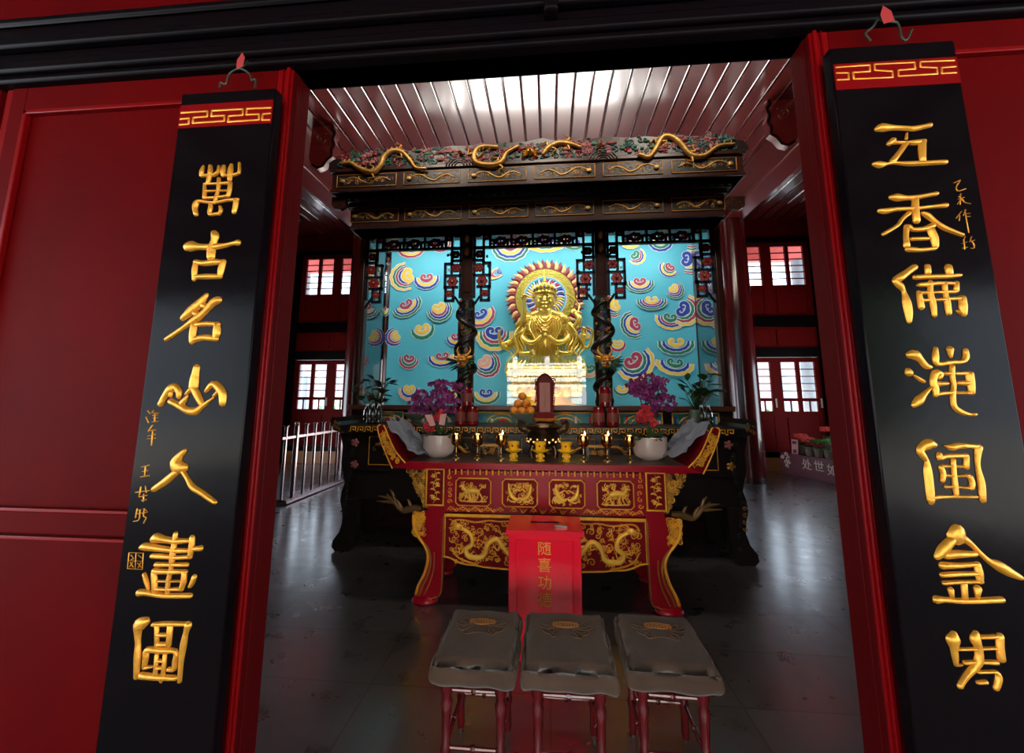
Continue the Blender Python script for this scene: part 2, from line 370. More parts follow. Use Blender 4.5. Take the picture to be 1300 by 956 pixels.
# leaf offsets tuned so panes fall where the photograph has them
def leaf(b, x0, z0, z1, rows, small, low0, low1):
    """one window leaf: stiles, two lights with glazing bars, wood panel below"""
    st = .115; pw = .318; mid = LP-2*.115-2*.318
    a0 = x0+st; a1 = a0+pw; b0 = a1+mid; b1 = b0+pw; y0, y1 = WY-.03, WY+.03
    b.box(x0, a0, y0, y1, low0, z1+.10); b.box(b1, x0+LP, y0, y1, low0, z1+.10)
    b.box(a1, b0, y0+.002, y1-.002, z0, z1); b.box(a0, b1, y0, y1, z1, z1+.10)
    zz = z0
    b.box(a0, b1, y0, y1, low1, z0)
    b.box(a0, b1, y0+.01, y1-.01, low0, low1); b.box(a0+.05, b1-.05, y0-.012, y1, low0+.08, low1-.05)
    zr = z0
    if small:
        zr = small[1]; b.box(a0, b1, y0, y1, small[0], small[1]); 
        for c0, c1 in ((a0, a1), (b0, b1)): b.box((c0+c1)/2-.009, (c0+c1)/2+.009, y0+.01, y1-.01, z0, small[0])
    for k in range(1, rows):
        z = zr+(z1-zr)*k/rows; b.box(a0, b1, y0+.012, y1-.012, z-.010, z+.010)
n_w = n_d = 0
UP0 = 5.53-.118; LO0 = 5.19-.118
x = -6.24
while x < 6.0:
    if 1:
        n_w += 1; b = MB(); leaf(b, x, 4.14, 5.07, 6, None, 3.40, 4.06)
        w = struct(b, 'window_%d' % n_w, 'panelred'); g = MB(); g.box(x+.1, x+LP-.1, WY+.0, WY+.004, 4.12, 5.09); g.build('pane', 'pane', w, smooth=False)
    x += LP
x = -6.24
while x < 6.0:
    if not (x > -2.5 and x+LP < 2.3):
        n_d += 1; b = MB(); leaf(b, x, 1.27, 2.36, 5, (1.49, 1.56), .40, 1.18)
        b.box(x+LP-.075, x+LP-.045, WY-.06, WY-.03, 1.35, 1.55, 1)
        w = struct(b, 'door_%d' % n_d, ['panelred', 'switch']); g = MB(); g.box(x+.1, x+LP-.1, WY+.0, WY+.004, 1.25, 2.38); g.build('pane', 'pane', w, smooth=False)
    x += LP

# ---- what stands behind the back wall: a verandah, a pale sky and shrubs
b = MB(); b.box(-9, 9, WY+.4, 24, -.14, -.02); struct(b, 'trim_7', 'marble', smooth=False)
b = MB(); b.box(-9, 9, 11.3, 11.6, 5.35, 6.2); 
struct(b, 'trim_8', 'eave')
b = MB(); b.box(-16, 16, 19, 19.4, -.2, 3.6, 0); b.box(-16, 16, 18.6, 19.6, 3.6, 3.9, 1)
for k in range(20): b.box(-15.6+k*1.6, -14.9+k*1.6, 18.96, 19, .8, 2.6, 2)
struct(b, 'courtyard_wall', ['eavepink', 'porchwood', 'greycol'])
for i, xx in enumerate((-7.4, -2.4, 2.4, 6.95)):
    b = MB(); b.lathe((xx, 11.45, -.02), [(.30, 0), (.30, .12), (.20, .18), (.19, 5.37)], 20)
    struct(b, 'trim_%d' % (9+i), 'greycol')
def bush(x0, y0, z0, rx, ry, rz, n, name, mt, label, cat, seed, size=.14, flowers=None):
    r = random.Random(seed); b = MB()
    for _ in range(n):
        u = r.uniform(-1, 1); t = r.uniform(0, 2*PI); q = math.sqrt(1-u*u); s_ = r.uniform(.75, 1.0)
        c = np.array([x0+rx*q*math.cos(t)*s_, y0+ry*q*math.sin(t)*s_, z0+rz*u*s_])
        d = _n(np.array([q*math.cos(t), q*math.sin(t), u])+np.array([r.uniform(-.6, .6) for _ in range(3)]))
        e = _n(np.cross(d, [r.uniform(-1, 1) for _ in range(3)])); g = size*r.uniform(.6, 1.2)
        b.add([c, c+d*g*.5+e*g*.28, c+d*g, c+d*g*.5-e*g*.28], [(0, 1, 2, 3)])
    b.ell((x0, y0, z0), (rx*.82, ry*.82, rz*.82), 12)
    o = b.build(name, mt, smooth=False); return tag(o, label, cat)
for i, (xx, hh) in enumerate(((-6.9, .9), (-5.0, .85), (5.0, .9), (6.9, .8))):
    bush(xx, 13.0, hh*.75, .75, .5, hh*.8, 420, 'shrub', 'leafb',
         ['green shrub outside the far left door panes', 'green shrub outside, beside the dark left column', 'green shrub outside the glazed doors by the right column', 'green shrub outside the rightmost glazed door'][i], 'shrub', 40+i, .16)['group'] = 'shrubs outside the back doors'

# ---- front wall: red panelled leaves each side of the open doorway
XL, XR = -.875, .829; ZH = 2.645
def front_leaf(sg, x_edge):
    b = MB(); e = x_edge
    def bx(a, c, y0, y1, z0, z1, m=0):
        p, q = e+sg*a, e+sg*c; b.box(min(p, q), max(p, q), y0, y1, z0, z1, m)
    bx(0, .055, 1.2, 1.3, 0, ZH, 1)                       # door side stile with mouldings
    bx(.006, .018, 1.190, 1.2, 0, ZH, 1); bx(.030, .036, 1.194, 1.2, 0, ZH, 1)
    bx(.055, 3.2, 1.215, 1.3, 0, ZH, 0)
    wp = 1.037-.055
    bx(.055, 1.037, 1.2, 1.3, 2.55, ZH, 0); bx(.055, .12, 1.2, 1.3, 0, 2.55, 0)
    bx(1.037, 1.10, 1.2, 1.3, 0, ZH, 0); bx(1.10, 1.13, 1.205, 1.3, 0, ZH, 1); bx(1.15, 3.2, 1.2, 1.3, 0, ZH, 0)
    bx(.12, 1.037, 1.2, 1.3, 1.085, 1.15, 0)
    bx(.12, 1.037, 1.194, 1.2, 1.150, 1.162, 1); bx(.12, 1.037, 1.194, 1.2, 1.068, 1.080, 1)
    bx(.12, 1.037, 1.196, 1.215, 2.535, 2.55, 1); bx(1.020, 1.037, 1.196, 1.215, 1.16, 2.55, 1)
    bx(.12, 1.037, 1.2, 1.3, 0, .3, 0)
    return b
b = front_leaf(-1, XL); struct(b, 'wall_front_left', ['wallred', 'framered'], bevel=.003)
b = front_leaf(1, XR); struct(b, 'wall_front_right', ['wallred', 'framered'], bevel=.003)
# inner faces of the opening and the wall above
b = MB()
for x0, sg in ((XL, 1), (XR, -1)):
    b.box(min(x0-sg*.004, x0+sg*.001), max(x0-sg*.004, x0+sg*.001), 1.205, 1.30, 0, ZH, 0)
    b.box(min(x0, x0+sg*.004), max(x0, x0+sg*.004), 1.225, 1.245, 0, ZH, 0)
b.box(XL, XR, 1.21, 1.30, ZH, ZH+.06, 1)
struct(b, 'trim_13', ['jamb', 'black'], bevel=.003)
b = MB()
b.box(-4.1, 4.1, 1.17, 1.30, ZH, 2.90); b.box(-4.1, 4.1, 1.145, 1.17, 2.665, 2.71); b.box(-4.1, 4.1, 1.135, 1.17, 2.755, 2.79); b.box(-4.1, 4.1, 1.15, 1.17, 2.865, 2.895)
b.box(-.0, .045, 1.10, 1.15, 2.70, 2.80)
struct(b, 'trim_14', 'black', bevel=.010)
b = MB(); b.box(-7.2, 7.2, 1.2, 1.32, 2.90, CZ+.1); struct(b, 'wall_front_upper', 'wallred')
b = MB(); b.box(-7.2, -4.07, 1.2, 1.3, 0, 2.9); b.box(4.02, 7.2, 1.2, 1.3, 0, 2.9); struct(b, 'wall_front_sides', 'wallred')
b = MB(); b.box(-7.4, 7.4, -3.2, 1.2, -.14, -.02); struct(b, 'porch_floor', 'porchfloor', smooth=False)
b = MB(); b.box(-7.4, 7.4, -3.4, 1.2, 3.55, 3.65)
for k in range(17): b.box(-7.3+k*.9, -7.2+k*.9, -3.4, 1.2, 3.45, 3.55)
b.box(-7.4, 7.4, -3.4, -3.2, 2.95, 3.45)  # unseen front drop beam, added to block sky light from the red wall
struct(b, 'porch_ceiling', 'porchwood')
b = MB()
for (x0, x1, y0, y1) in ((-8, 8, -3.9, WY+4.2),): b.box(x0, x1, y0, y1, 6.4, 6.6)  # rear overhang lengthened, out of view, to keep sun off the back windows
struct(b, 'roof', 'porchwood')
# courtyard and the sunlit marble terrace across it, mirrored in the cabinet glass
b = MB(); b.box(-30, 30, -30, -3.2, -.5, -.4); struct(b, 'courtyard_ground', 'paving', smooth=False)
TY = -9.0
b = MB(); b.box(-5, 5, TY-3, TY, -.4, 2.55)
for k in range(9): b.box(-5, 5, TY, TY+.02, -.3+k*.32, -.27+k*.32, 1)
b.box(-5, 5, TY-.05, TY+.10, 2.35, 2.5)
for k in range(6):
    for (q0, q1) in ((.25, .95), (1.3, 2.1)): b.box(-4.4+k*1.5, -3.4+k*1.5, TY+.0, TY+.05, q0, q1, 2)
struct(b, 'terrace', ['marble', 'pot', 'eavepink'])
b = MB()
for k in range(7):
    xx = -4.5+k*1.5
    b.box(xx-.11, xx+.11, TY-.12, TY+.10, 2.55, 3.38); b.lathe((xx, TY-.01, 3.38), [(.12, 0), (.13, .05), (.09, .1), (.13, .18), (.11, .3), (.03, .38)], 14)
    if k < 6:
        b.box(xx+.11, xx+1.39, TY-.06, TY+.04, 3.12, 3.22); b.box(xx+.11, xx+1.39, TY-.06, TY+.04, 2.62, 2.95)
        for q in (.3, .75, 1.2): b.box(xx+q-.05, xx+q+.05, TY-.04, TY+.02, 2.95, 3.12)
tag(b.build('marble_balustrade', 'marble', bevel=.01), 'white marble balustrade mirrored in the glass front of the shrine', 'balustrade')
for i, (xx, yy, zz, r_) in enumerate(((-1.5, TY+1.2, .35, .7), (1.9, TY+1.0, .3, .6))):
    bush(xx, yy, zz, r_, r_*.7, r_, 260, 'shrub', 'leafb', ['green shrub at the terrace foot, left in the glass reflection', 'green shrub at the terrace foot, right in the glass reflection'][i], 'shrub', 80+i, .16)
b = MB()
r_ = random.Random(5)
for k in range(16):
    b.ell((-14+k*1.9, TY-8-r_.random()*3, 4.5+r_.random()*1.5), (1.7, 1.5, 4.6+r_.random()*1.5), 10)
    b.tube([(-14+k*1.9, TY-9, -.4), (-14+k*1.9, TY-9, 3)], .2, 8)
tag(b.build('tree_belt', 'leaf'), 'dark trees beyond the terrace in the glass reflection', 'trees', kind='stuff')

# ================================================================ COUPLET BOARDS
CH = {}
CH['L'] = [
 (230,200,13.656,"395,150,25 365,240,70 350,320,50;350,320,50 480,310,55 590,300,60 650,240,55 660,150,35;515,150,60 510,260,80 500,320,70 470,450,60;750,155,60 730,240,90 730,320,60;730,310,50 870,310,50 970,290,50 1010,250,50 1015,100,40;880,130,50 860,230,90 850,330,80 845,390,70;410,460,40 415,580,60 410,700,60;410,460,35 650,455,40 850,440,60;860,440,60 845,560,70 820,670,60;400,705,50 600,695,45 830,665,50;430,585,35 800,575,30;660,370,60 655,500,60 640,600,50 610,700,60 590,790,50;265,990,70 245,900,80 260,810,90 320,755,60 480,780,50 640,775,50 800,740,50 990,730,60;960,740,90 945,850,80 920,950,70;520,780,50 515,880,70 500,985,60 640,975,50;680,850,40 695,920,60 660,985,50"),
 (220,280,11.95,"620,190,90 640,240,110 620,320,90 590,400,110 580,480,120 575,560,110;215,400,120 280,390,150 400,400,90 620,400,90 800,375,65 920,345,60 990,335,90;350,620,60 330,760,80 320,900,50;340,630,70 480,650,80 620,630,90 780,630,60;770,620,70 730,740,90 710,860,60;330,860,60 500,850,80 720,850,70"),
 (200,365,11.95,"750,110,60 660,230,120 520,350,130 390,470,80;930,190,110 850,230,110 720,370,90 590,480,110 400,610,65 140,790,65;690,270,90 770,300,60;570,390,90 640,420,60;560,570,90 540,700,100 530,830,80;540,570,60 760,550,70 940,560,60;910,560,90 900,700,110 880,790,60;540,800,80 700,760,90 900,780,80"),
 (195,455,11.95,"110,700,80 180,570,90 270,460,120 330,430,90 390,500,90 390,590,60;270,500,60 265,570,60;660,130,90 640,230,100 620,350,130 610,440,130;610,440,100 670,560,100 740,700,80;580,460,70 500,540,40;520,570,40 440,680,90;260,650,80 400,720,90 520,790,100 640,800,110 740,730,70 910,600,35;800,500,45 900,390,90 990,440,110 1050,540,110 1050,690,90;990,500,60 920,570,40"),
 (185,565,11.95,"600,80,60 520,170,100 450,260,130 500,330,200 600,340,110;470,410,90 330,530,100 220,610,90 130,670,80;570,400,60 640,510,60 720,640,90 850,720,80 960,800,80 1060,870,60"),
 (165,670,10.06,"300,150,80 350,130,110 450,150,80 600,170,70 780,160,50;150,250,60 210,240,90 400,265,70 600,290,60 750,290,50;800,120,60 790,250,70 770,370,60;820,270,50 910,260,70;290,360,60 420,365,60 600,380,50 780,370,50;340,470,60 500,470,50 740,470,50;310,570,60 320,680,70 320,790,60;310,550,60 450,560,60 720,560,50;700,560,60 690,680,70 660,780,60;320,780,50 480,785,40 670,780,50;350,680,30 680,680,30;590,70,50 570,200,60 545,380,70 535,500,50 500,650,50 480,830,50;190,590,45 220,690,50 245,780,35;830,620,60 800,700,60 770,750,45;120,830,80 200,825,70 450,865,60 780,865,60"),
 (155,775,10.06,"320,130,90 230,180,140 210,260,90 210,420,60 205,560,80 190,850,60;400,180,50 550,170,60 850,170,50;850,180,90 820,280,60 790,430,80 760,650,60 740,900,50;450,190,50 450,440,50;620,200,70 600,440,60;460,310,50 610,310,50;460,430,50 600,430,50;290,730,50 310,600,70 330,500,70 500,510,70 690,520,60 680,640,60 670,740,60 600,750,50;290,725,50 390,715,30;450,560,45 430,820,50;555,560,45 530,820,50;460,640,40 540,640,40;450,730,40 540,730,40;250,830,80 450,850,70 690,860,60;505,870,60 505,910,30")]
CH['R'] = [
 (1100,145,11.82,"150,230,80 230,205,140 400,205,90 600,215,80 700,220,90 850,190,80 950,165,80;600,290,25 590,380,40;330,450,70 400,390,90;400,430,60 560,430,50 700,430,90 860,410,80;590,440,80 500,570,80 380,720,90;830,420,110 830,550,110 840,700,90;110,750,70 190,760,120 300,750,50 420,735,50 600,745,80 900,735,80 1180,720,80"),
 (1105,235,10.06,"260,160,70 340,160,110 450,165,70 560,160,70 700,135,60 840,110,60;570,180,80 570,300,90 585,460,90;110,330,60 180,335,80 320,310,60 560,300,50 800,275,50 960,260,70;490,360,60 400,440,50 340,520,50 160,630,50;660,360,50 720,390,80 820,470,60 920,540,70 1060,600,60 1170,640,50;460,530,70 450,650,60 460,780,80;480,530,70 540,570,60 680,560,70 790,520,80;760,560,90 810,680,100 830,790,70;470,820,80 640,830,60 820,810,50;520,690,55 730,685,50"),
 (1125,325,10.62,"380,150,90 280,220,90 170,300,110 110,330,70 180,400,100 230,480,50 270,620,110 300,780,100 305,890,60;380,290,70 550,280,70 800,275,70 990,260,55;550,140,80 560,230,80;830,150,100 850,240,90;410,400,20 470,390,70 700,370,60 900,370,50;940,360,60 940,470,70;930,480,60 700,490,50 430,500,50;435,490,60 450,600,80 470,700,80;460,600,55 700,590,50 1000,570,60;1020,560,90 1030,680,110 1040,790,80;940,740,30 1000,780,40;590,350,60 590,500,70 625,650,80 645,810,60;780,370,70 790,500,60 815,620,80 840,780,70"),
 (1140,435,9.56,"130,150,90 200,150,130 270,210,80 330,280,80 390,300,50;120,340,80 130,370,100;190,400,30 250,440,50 310,475,40;400,540,30 320,620,60 250,700,110 190,760,70;450,70,50 450,180,80 470,260,60 630,240,60 780,230,60 820,170,70 810,90,60;625,80,90 635,180,30;650,290,60 650,400,60 670,520,50 660,620,60 670,760,60 740,830,70 850,870,50 930,870,50;500,430,50 510,380,70 450,370,90 420,470,80 450,560,80 450,640,60;450,500,80 590,495,50;450,630,60 600,610,50 900,610,50;570,375,50 700,375,50 880,370,60;860,380,100 880,500,90 890,610,70;720,490,60 860,490,70"),
 (1155,550,9.56,"290,140,80 220,130,130 120,200,90 160,280,80 200,340,50 210,430,90 230,600,100 250,800,90 250,850,50;280,780,70 400,770,50 800,770,45;410,150,20 500,170,90 600,150,80 820,160,60;830,170,90 815,300,60 820,420,50 860,600,80 880,820,70;350,240,50 360,300,80 420,280,60 680,270,60;680,280,60 680,420,60;400,400,50 540,400,40 690,410,50;370,410,60 400,490,60 390,580,50;400,510,50 560,520,40 700,510,50;720,520,60 750,600,60 740,670,60;430,650,50 560,650,35 740,670,50;520,320,50 530,500,55 545,640,60 560,760,50"),
 (1175,660,8.31,"330,110,150 320,180,190;280,200,90 180,310,110 120,390,70;390,190,80 470,250,60 560,340,50 660,430,60 760,480,110 880,550,100 1000,610,60;210,370,90 320,360,90 520,360,60;170,480,80 350,480,60 550,465,50;540,460,60 560,560,80 570,650,60;170,580,60 350,570,55 540,565,50;190,665,50 350,655,45 590,650,40;400,670,60 410,830,60;260,730,60 275,810,40;545,720,80 540,810,40;110,840,90 200,840,60 400,855,65 800,840,70"),
 (1190,790,11.82,"240,180,120 230,260,200 240,380,110 260,520,90 270,640,50;570,160,90 560,250,150 600,350,120 620,500,120 600,600,130 520,700,110 430,800,90 360,900,80 330,960,80;290,400,50 560,395,50 880,385,50;640,220,70 880,210,70;930,200,110 930,350,110 950,550,120;400,600,70 560,590,60 880,600,80;300,640,40 360,630,30;600,740,60 750,740,50 860,740,60 910,800,90 900,900,90 870,990,80;600,900,60 720,890,70")]
INS = {'L': (140,510,4.345,"210,50,10 220,65,8;200,85,10 212,115,8;240,50,8 232,60,8 268,62,8;235,75,8 262,72,8;248,62,8 245,110,8;238,90,7 262,88,7;232,112,8 268,108,8;235,130,10 210,165,8;215,160,8 250,155,8;208,190,8 250,180,8;235,160,8 228,240,8;205,205,8 250,200,8;175,360,8 215,350,9;178,385,7 208,380,8;195,355,8 190,410,8;170,415,9 215,408,9;140,500,8 215,490,9;170,470,8 160,525,8;195,465,8 200,500,8;165,525,8 205,515,8;175,545,8 200,540,8;185,510,8 183,550,8;150,590,8 140,640,8;145,600,7 170,595,7;145,620,7 172,612,7;165,595,8 160,650,8 130,660,7;185,590,8 200,600,8;178,615,8 205,608,8;190,590,8 185,630,8 200,640,9 185,670,8;105,832,5 183,835,5;183,835,5 178,925,5;178,925,5 95,920,5;95,920,5 105,832,5;143,835,4 138,922,4;102,876,4 180,880,4;115,845,6 130,865,6 115,870,6;112,885,6 128,912,6;125,885,6 108,910,6;155,845,5 172,860,5;152,890,5 170,912,5;168,888,5 155,915,5"),
 'R': (1190,215,8.69,"180,150,14 250,120,16;250,120,14 225,170,14;220,160,14 205,210,14 230,240,16 310,215,14;225,330,12 295,310,12;255,270,14 250,390,12;235,300,10 290,345,12;265,330,14 300,365,14 365,380,12;220,385,12 250,340,12;265,465,14 205,540,12;245,510,12 240,565,12;310,445,14 285,510,12;300,450,12 345,700,12;315,490,12 360,485,12;320,520,12 360,520,12;305,740,12 285,790,12;270,820,12 325,800,12;290,770,14 300,880,14;275,870,12 330,860,12;375,740,14 360,790,12;355,800,12 410,780,12;375,790,14 400,830,16 400,870,16 370,870,12")}
KEY = {'L': (0,0,3.1875,"728,459,13 843,452,13;843,452,13 841,474,13;841,474,13 786,478,13;786,478,13 783,500,13;783,500,13 910,492,13;910,492,13 912,470,13;912,470,13 858,472,13;858,472,13 860,450,13;860,450,13 986,444,13;986,444,13 984,468,13;984,468,13 928,472,13;928,472,13 925,495,13;925,495,13 1050,487,13;1050,487,13 1051,464,13;1051,464,13 1000,466,13;1000,466,13 1001,442,13;1001,442,13 1118,437,13;726,484,13 769,481,13;769,481,13 766,504,13;766,504,13 723,507,13;1115,460,13 1066,464,13;1066,464,13 1063,488,13;1063,488,13 1112,486,13"),
 'R': (960,0,3.75,"362,325,17 537,313,17;537,313,17 538,343,17;538,343,17 457,349,17;457,349,17 462,380,17;462,380,17 646,371,17;646,371,17 645,343,17;645,343,17 562,338,17;562,338,17 559,310,17;559,310,17 750,300,17;750,300,17 753,331,17;753,331,17 672,338,17;672,338,17 674,366,17;674,366,17 858,355,17;858,355,17 856,326,17;856,326,17 778,323,17;778,323,17 776,298,17;776,298,17 938,291,17;365,352,17 436,350,17;436,350,17 437,381,17;437,381,17 368,385,17;945,320,17 878,326,17;878,326,17 880,354,17;880,354,17 948,349,17")}
BY = 1.13
NM = {'L': 'left', 'R': 'right'}
for sd, x0, x1, zt, zb0, zb1 in (('L', -1.212, -.878, 2.513, 2.385, 2.468), ('R', .832, 1.168, 2.522, 2.384, 2.466)):
    root = empty('couplet_board', ((x0+x1)/2, BY+.02, .35),
                 'tall black lacquered board with gilded calligraphy hanging left of the doorway' if sd == 'L' else 'tall black lacquered board with gilded calligraphy hanging right of the doorway',
                 'couplet board', 'couplet boards beside the doorway')
    b = MB(); b.box(x0, x1, BY, BY+.036, .35, zt); b.build('board', 'board', root, bevel=.004)
    fr = Frame((0, BY, 0))
    b = MB(); b.box(x0+.004, x1-.004, BY-.003, BY+.01, zb0, zb1); b.build('key_pattern_band', 'framered', root, smooth=False)['label'] = 'red band with a gilded key pattern'
    def pl(item, h, wide=1.0, k=3, base=-.004):
        ox, oy, sc_, t = item; mb = MB()
        for st in strokes(t):
            q = []
            for (a, c, w) in st:
                u, v = S(ox+a/sc_, oy+c/sc_, BY); u2, _ = S(ox+(a+w)/sc_, oy+c/sc_, BY); q.append((min(max(u, x0+.010), x1-.010) if item is KEY[sd] else u, v, abs(u2-u)))
            mb.stroke(q, fr, h, 0, k, wide, base)
        return mb
    pl(KEY[sd], .006, 1., 1).build('key_pattern', 'gold', root)
    for it in CH[sd]: pl(it, .011, 1.14).build('gilded_character', 'gold', root)
    cuts = {'L': (120, 260, 430, 560, 720, 1000), 'R': (250, 400, 720, 1000)}[sd]; lo_ = 0
    for hi_ in cuts:
        t_ = ';'.join(st for st in INS[sd][3].split(';') if lo_ <= float(st.split()[0].split(',')[1]) < hi_)
        nm_ = 'seal_mark' if hi_ == 1000 and sd == 'L' else 'signature_character'
        pl((*INS[sd][:3], t_), .004, .95).build(nm_, 'gold', root)['label'] = 'small gilded seal mark' if nm_ == 'seal_mark' else 'small gilded signature character'; lo_ = hi_
    # wire hanger with red knot
    cx = (x0+x1)/2; zt_ = zt
    if sd == 'L':
        W = [(S(x_/3.1875, y_/3.1875, 1.15)) for x_, y_ in ((890,360),(893,335),(915,340),(928,300),(970,278),(1010,298),(1020,325),(1035,322),(1030,360))]; K = S(978/3.1875, 250/3.1875, 1.13)
    else:
        W = [(S(960+x_/3.75, y_/3.75, 1.15)) for x_, y_ in ((545,195),(520,160),(555,128),(585,92),(670,108),(690,175),(715,190),(740,140))]; K = S(960+628/3.75, 62/3.75, 1.12)
    b = MB(); b.tube([(p[0], 1.15, p[1]) for p in W], .0035, 6, 0, 4); b.ell((W[0][0], 1.15, zt), (.01, .01, .008), 8); b.ell((W[-2][0], 1.15, zt), (.01, .01, .008), 8)
    b.tube([(W[len(W)//2][0], 1.15, W[len(W)//2][1]), (K[0], 1.145, K[1]), (K[0]+.004, 1.15, K[1]+.02)], .003, 6)
    b.build('hanging_wire', 'wire', root)
    b = MB(); b.add([(K[0]-.012, 1.125, K[1]-.030), (K[0]+.015, 1.12, K[1]-.026), (K[0]+.014, 1.125, K[1]+.012), (K[0]-.002, 1.13, K[1]+.036), (K[0]-.015, 1.127, K[1]+.004), (K[0], 1.135, K[1])], [(0, 1, 5), (1, 2, 5), (2, 3, 5), (3, 4, 5), (4, 0, 5), (0, 4, 3, 2, 1)])
    b.build('red_knot', 'ribbon', root)

# ================================================================ SHRINE CABINET
def curlfill(b, fr, u0, u1, v0, v1, n, seed, r=(.02, .04), w=.009, h=.008, mats=(0,), turns=1.2):
    q = random.Random(seed)
    for _ in range(n):
        rr = q.uniform(*r)
        b.stroke(spiral(q.uniform(u0+rr, u1-rr), q.uniform(v0+rr, v1-rr), rr, turns, q.uniform(0, 6.3), q.choice((-1, 1)), w, 9), fr, h*q.uniform(.7, 1.1), q.choice(mats), 1)
def dragon(b, fr, pts, w, h, m=0, head=None, legs=True, seed=1):
    """gilded dragon in relief: tapering body, scales ridge, mane, legs with claws"""
    b.stroke([(p[0], p[1], w*(.45+.55*math.sin(PI*(.15+.8*i/(len(pts)-1))))) for i, p in enumerate(pts)], fr, h, m, 5)
    q = random.Random(seed)
    P = catmull([p[:2] for p in pts], 5)
    for i in range(2, len(P)-1, 2):
        t = _n(P[i]-P[i-1]); nn = np.array([-t[1], t[0]])
        c = P[i]+nn*w*.5; b.stroke([(P[i][0]+nn[0]*w*.3, P[i][1]+nn[1]*w*.3, w*.28), (c[0]+nn[0]*w*.22+t[0]*w*.2, c[1]+nn[1]*w*.22+t[1]*w*.2, w*.10)], fr, h*.9, m, 1)
    if legs:
        for f_, sg in ((.28, 1), (.30, -1), (.66, 1), (.70, -1)):
            i = int(f_*(len(P)-1)); t = _n(P[i]-P[i-1]); nn = np.array([-t[1], t[0]])*sg
            a = P[i]+nn*w*.4; c = P[i]+nn*w*1.1+t*w*.5; e = c+nn*w*.2-t*w*.8
            b.stroke([(*a, w*.42), (*c, w*.32), (*e, w*.26)], fr, h*.8, m, 2)
            for k in (-1, 0, 1):
                d = np.array([math.cos(math.atan2(nn[1]*.6-t[1], nn[0]*.6-t[0])+k*.6), math.sin(math.atan2(nn[1]*.6-t[1], nn[0]*.6-t[0])+k*.6)])*w*.55
                b.stroke([(*e, w*.16), (*(e+d), w*.06)], fr, h*.7, m, 1)
    if head is not None:
        hx, hy, s_ = head
        b.ell(fr(hx, hy, h*.6), (s_*.42, h*1.2, s_*.34), 10, m)
        b.stroke([(hx-s_*.1, hy-s_*.05, s_*.34), (hx+s_*.55, hy-s_*.18, s_*.22)], fr, h*1.3, m, 1)
        b.stroke([(hx-s_*.1, hy-s_*.25, s_*.18), (hx+s_*.42, hy-s_*.42, s_*.1)], fr, h*1.1, m, 1)
        for k in (-1, 1): b.stroke([(hx-s_*.1, hy+s_*.2, s_*.14), (hx-s_*(.5+.1*k), hy+s_*.55, s_*.1), (hx-s_*(.9+.15*k), hy+s_*(.6+.1*k), s_*.05)], fr, h*1.2, m, 2)
        for k in range(5): b.stroke([(hx-s_*.25, hy+s_*(.2-.12*k), s_*.16), (hx-s_*.8, hy+s_*(.35-.22*k), s_*.05)], fr, h*.9, m, 1)
def Spoly(pts, Y): return [S(a, c, Y) for a, c in pts]

SH = empty('shrine_cabinet', (-.16, 5.3, 0), 'tall black and gold carved shrine cabinet with glass front and turquoise cloud backdrop', 'shrine')
SY = 5.0; SBY = 5.8; sx0, sx1 = -2.46, 2.14
b = MB(); b.box(sx0, sx1, SY+.02, SBY+.1, 0, 1.36); b.box(sx0-.03, sx1+.03, SY-.03, SBY+.12, 0, .12)
b.build('plinth', 'darkwood', SH, bevel=.01)
b = MB(); b.box(sx0-.02, sx1+.02, SY-.06, SY+.12, 1.375, 1.435); b.box(sx0, sx1, SY+.12, SBY, 1.36, 1.40); b.build('sill', 'sill', SH, bevel=.008)
# painted frieze boards under the sill
def frieze_board(px0, px1, seed):
    Y = SY-.004; b = MB(); x0, zt = S(px0, 524, Y); x1, _ = S(px1, 524, Y); z0 = 1.19; zt = 1.352
    fr = Frame((0, Y, 0)); b.box(x0, x1, Y-.012, Y+.03, z0, zt, 2)
    for a, c in (((x0, zt), (x1, zt)), ((x0, z0), (x1, z0)), ((x0, z0), (x0, zt)), ((x1, z0), (x1, zt))):
        b.stroke([(*a, .016), (*c, .016)], Frame((0, Y-.012, 0)), .008, 0, 1)
    f2 = Frame((0, Y-.012, 0)); cx = (x0+x1)/2+.12
    for cx, R_ in (((x0+(x1-x0)*.23, .14), (x0+(x1-x0)*.77, .14)) if x1-x0 > 1 else ((x0+(x1-x0)*.5, .14),)):
        if R_ > .1:
            for rr, mm in ((.13, 0), (.085, 0)): b.stroke([(cx+rr*1.5*math.cos(t*PI/8), z0+.012+rr*math.sin(t*PI/8), .016) for t in range(9)], f2, .008, mm, 1)
            b.stroke([(cx-.05, z0+.04, .02), (cx, z0+.075, .03), (cx+.05, z0+.04, .02)], f2, .008, 3, 2)
    q = random.Random(seed)
    for k in range(9):
        u = x0+.03+(x1-x0-.06)*k/8; b.stroke([(u, z0+.02, .03), (u, z0+.02+q.uniform(.04, .1), .03)], f2, .006, q.choice((3, 4, 5, 6)), 1)
    curlfill(b, f2, x0+.02, x1-.02, z0+.02, zt-.02, 8, seed, (.014, .03), .007, .009, (0, 5, 4))
    b.build('frieze_board', ['altargoldhi', 'cy', 'friezeteal', 'redflower', 'blu', 'cg', 'cw'], SH)
for i, (a, c) in enumerate(((474, 512), (519, 590), (604, 752), (786, 840), (853, 912))): frieze_board(a, c, 20+i)
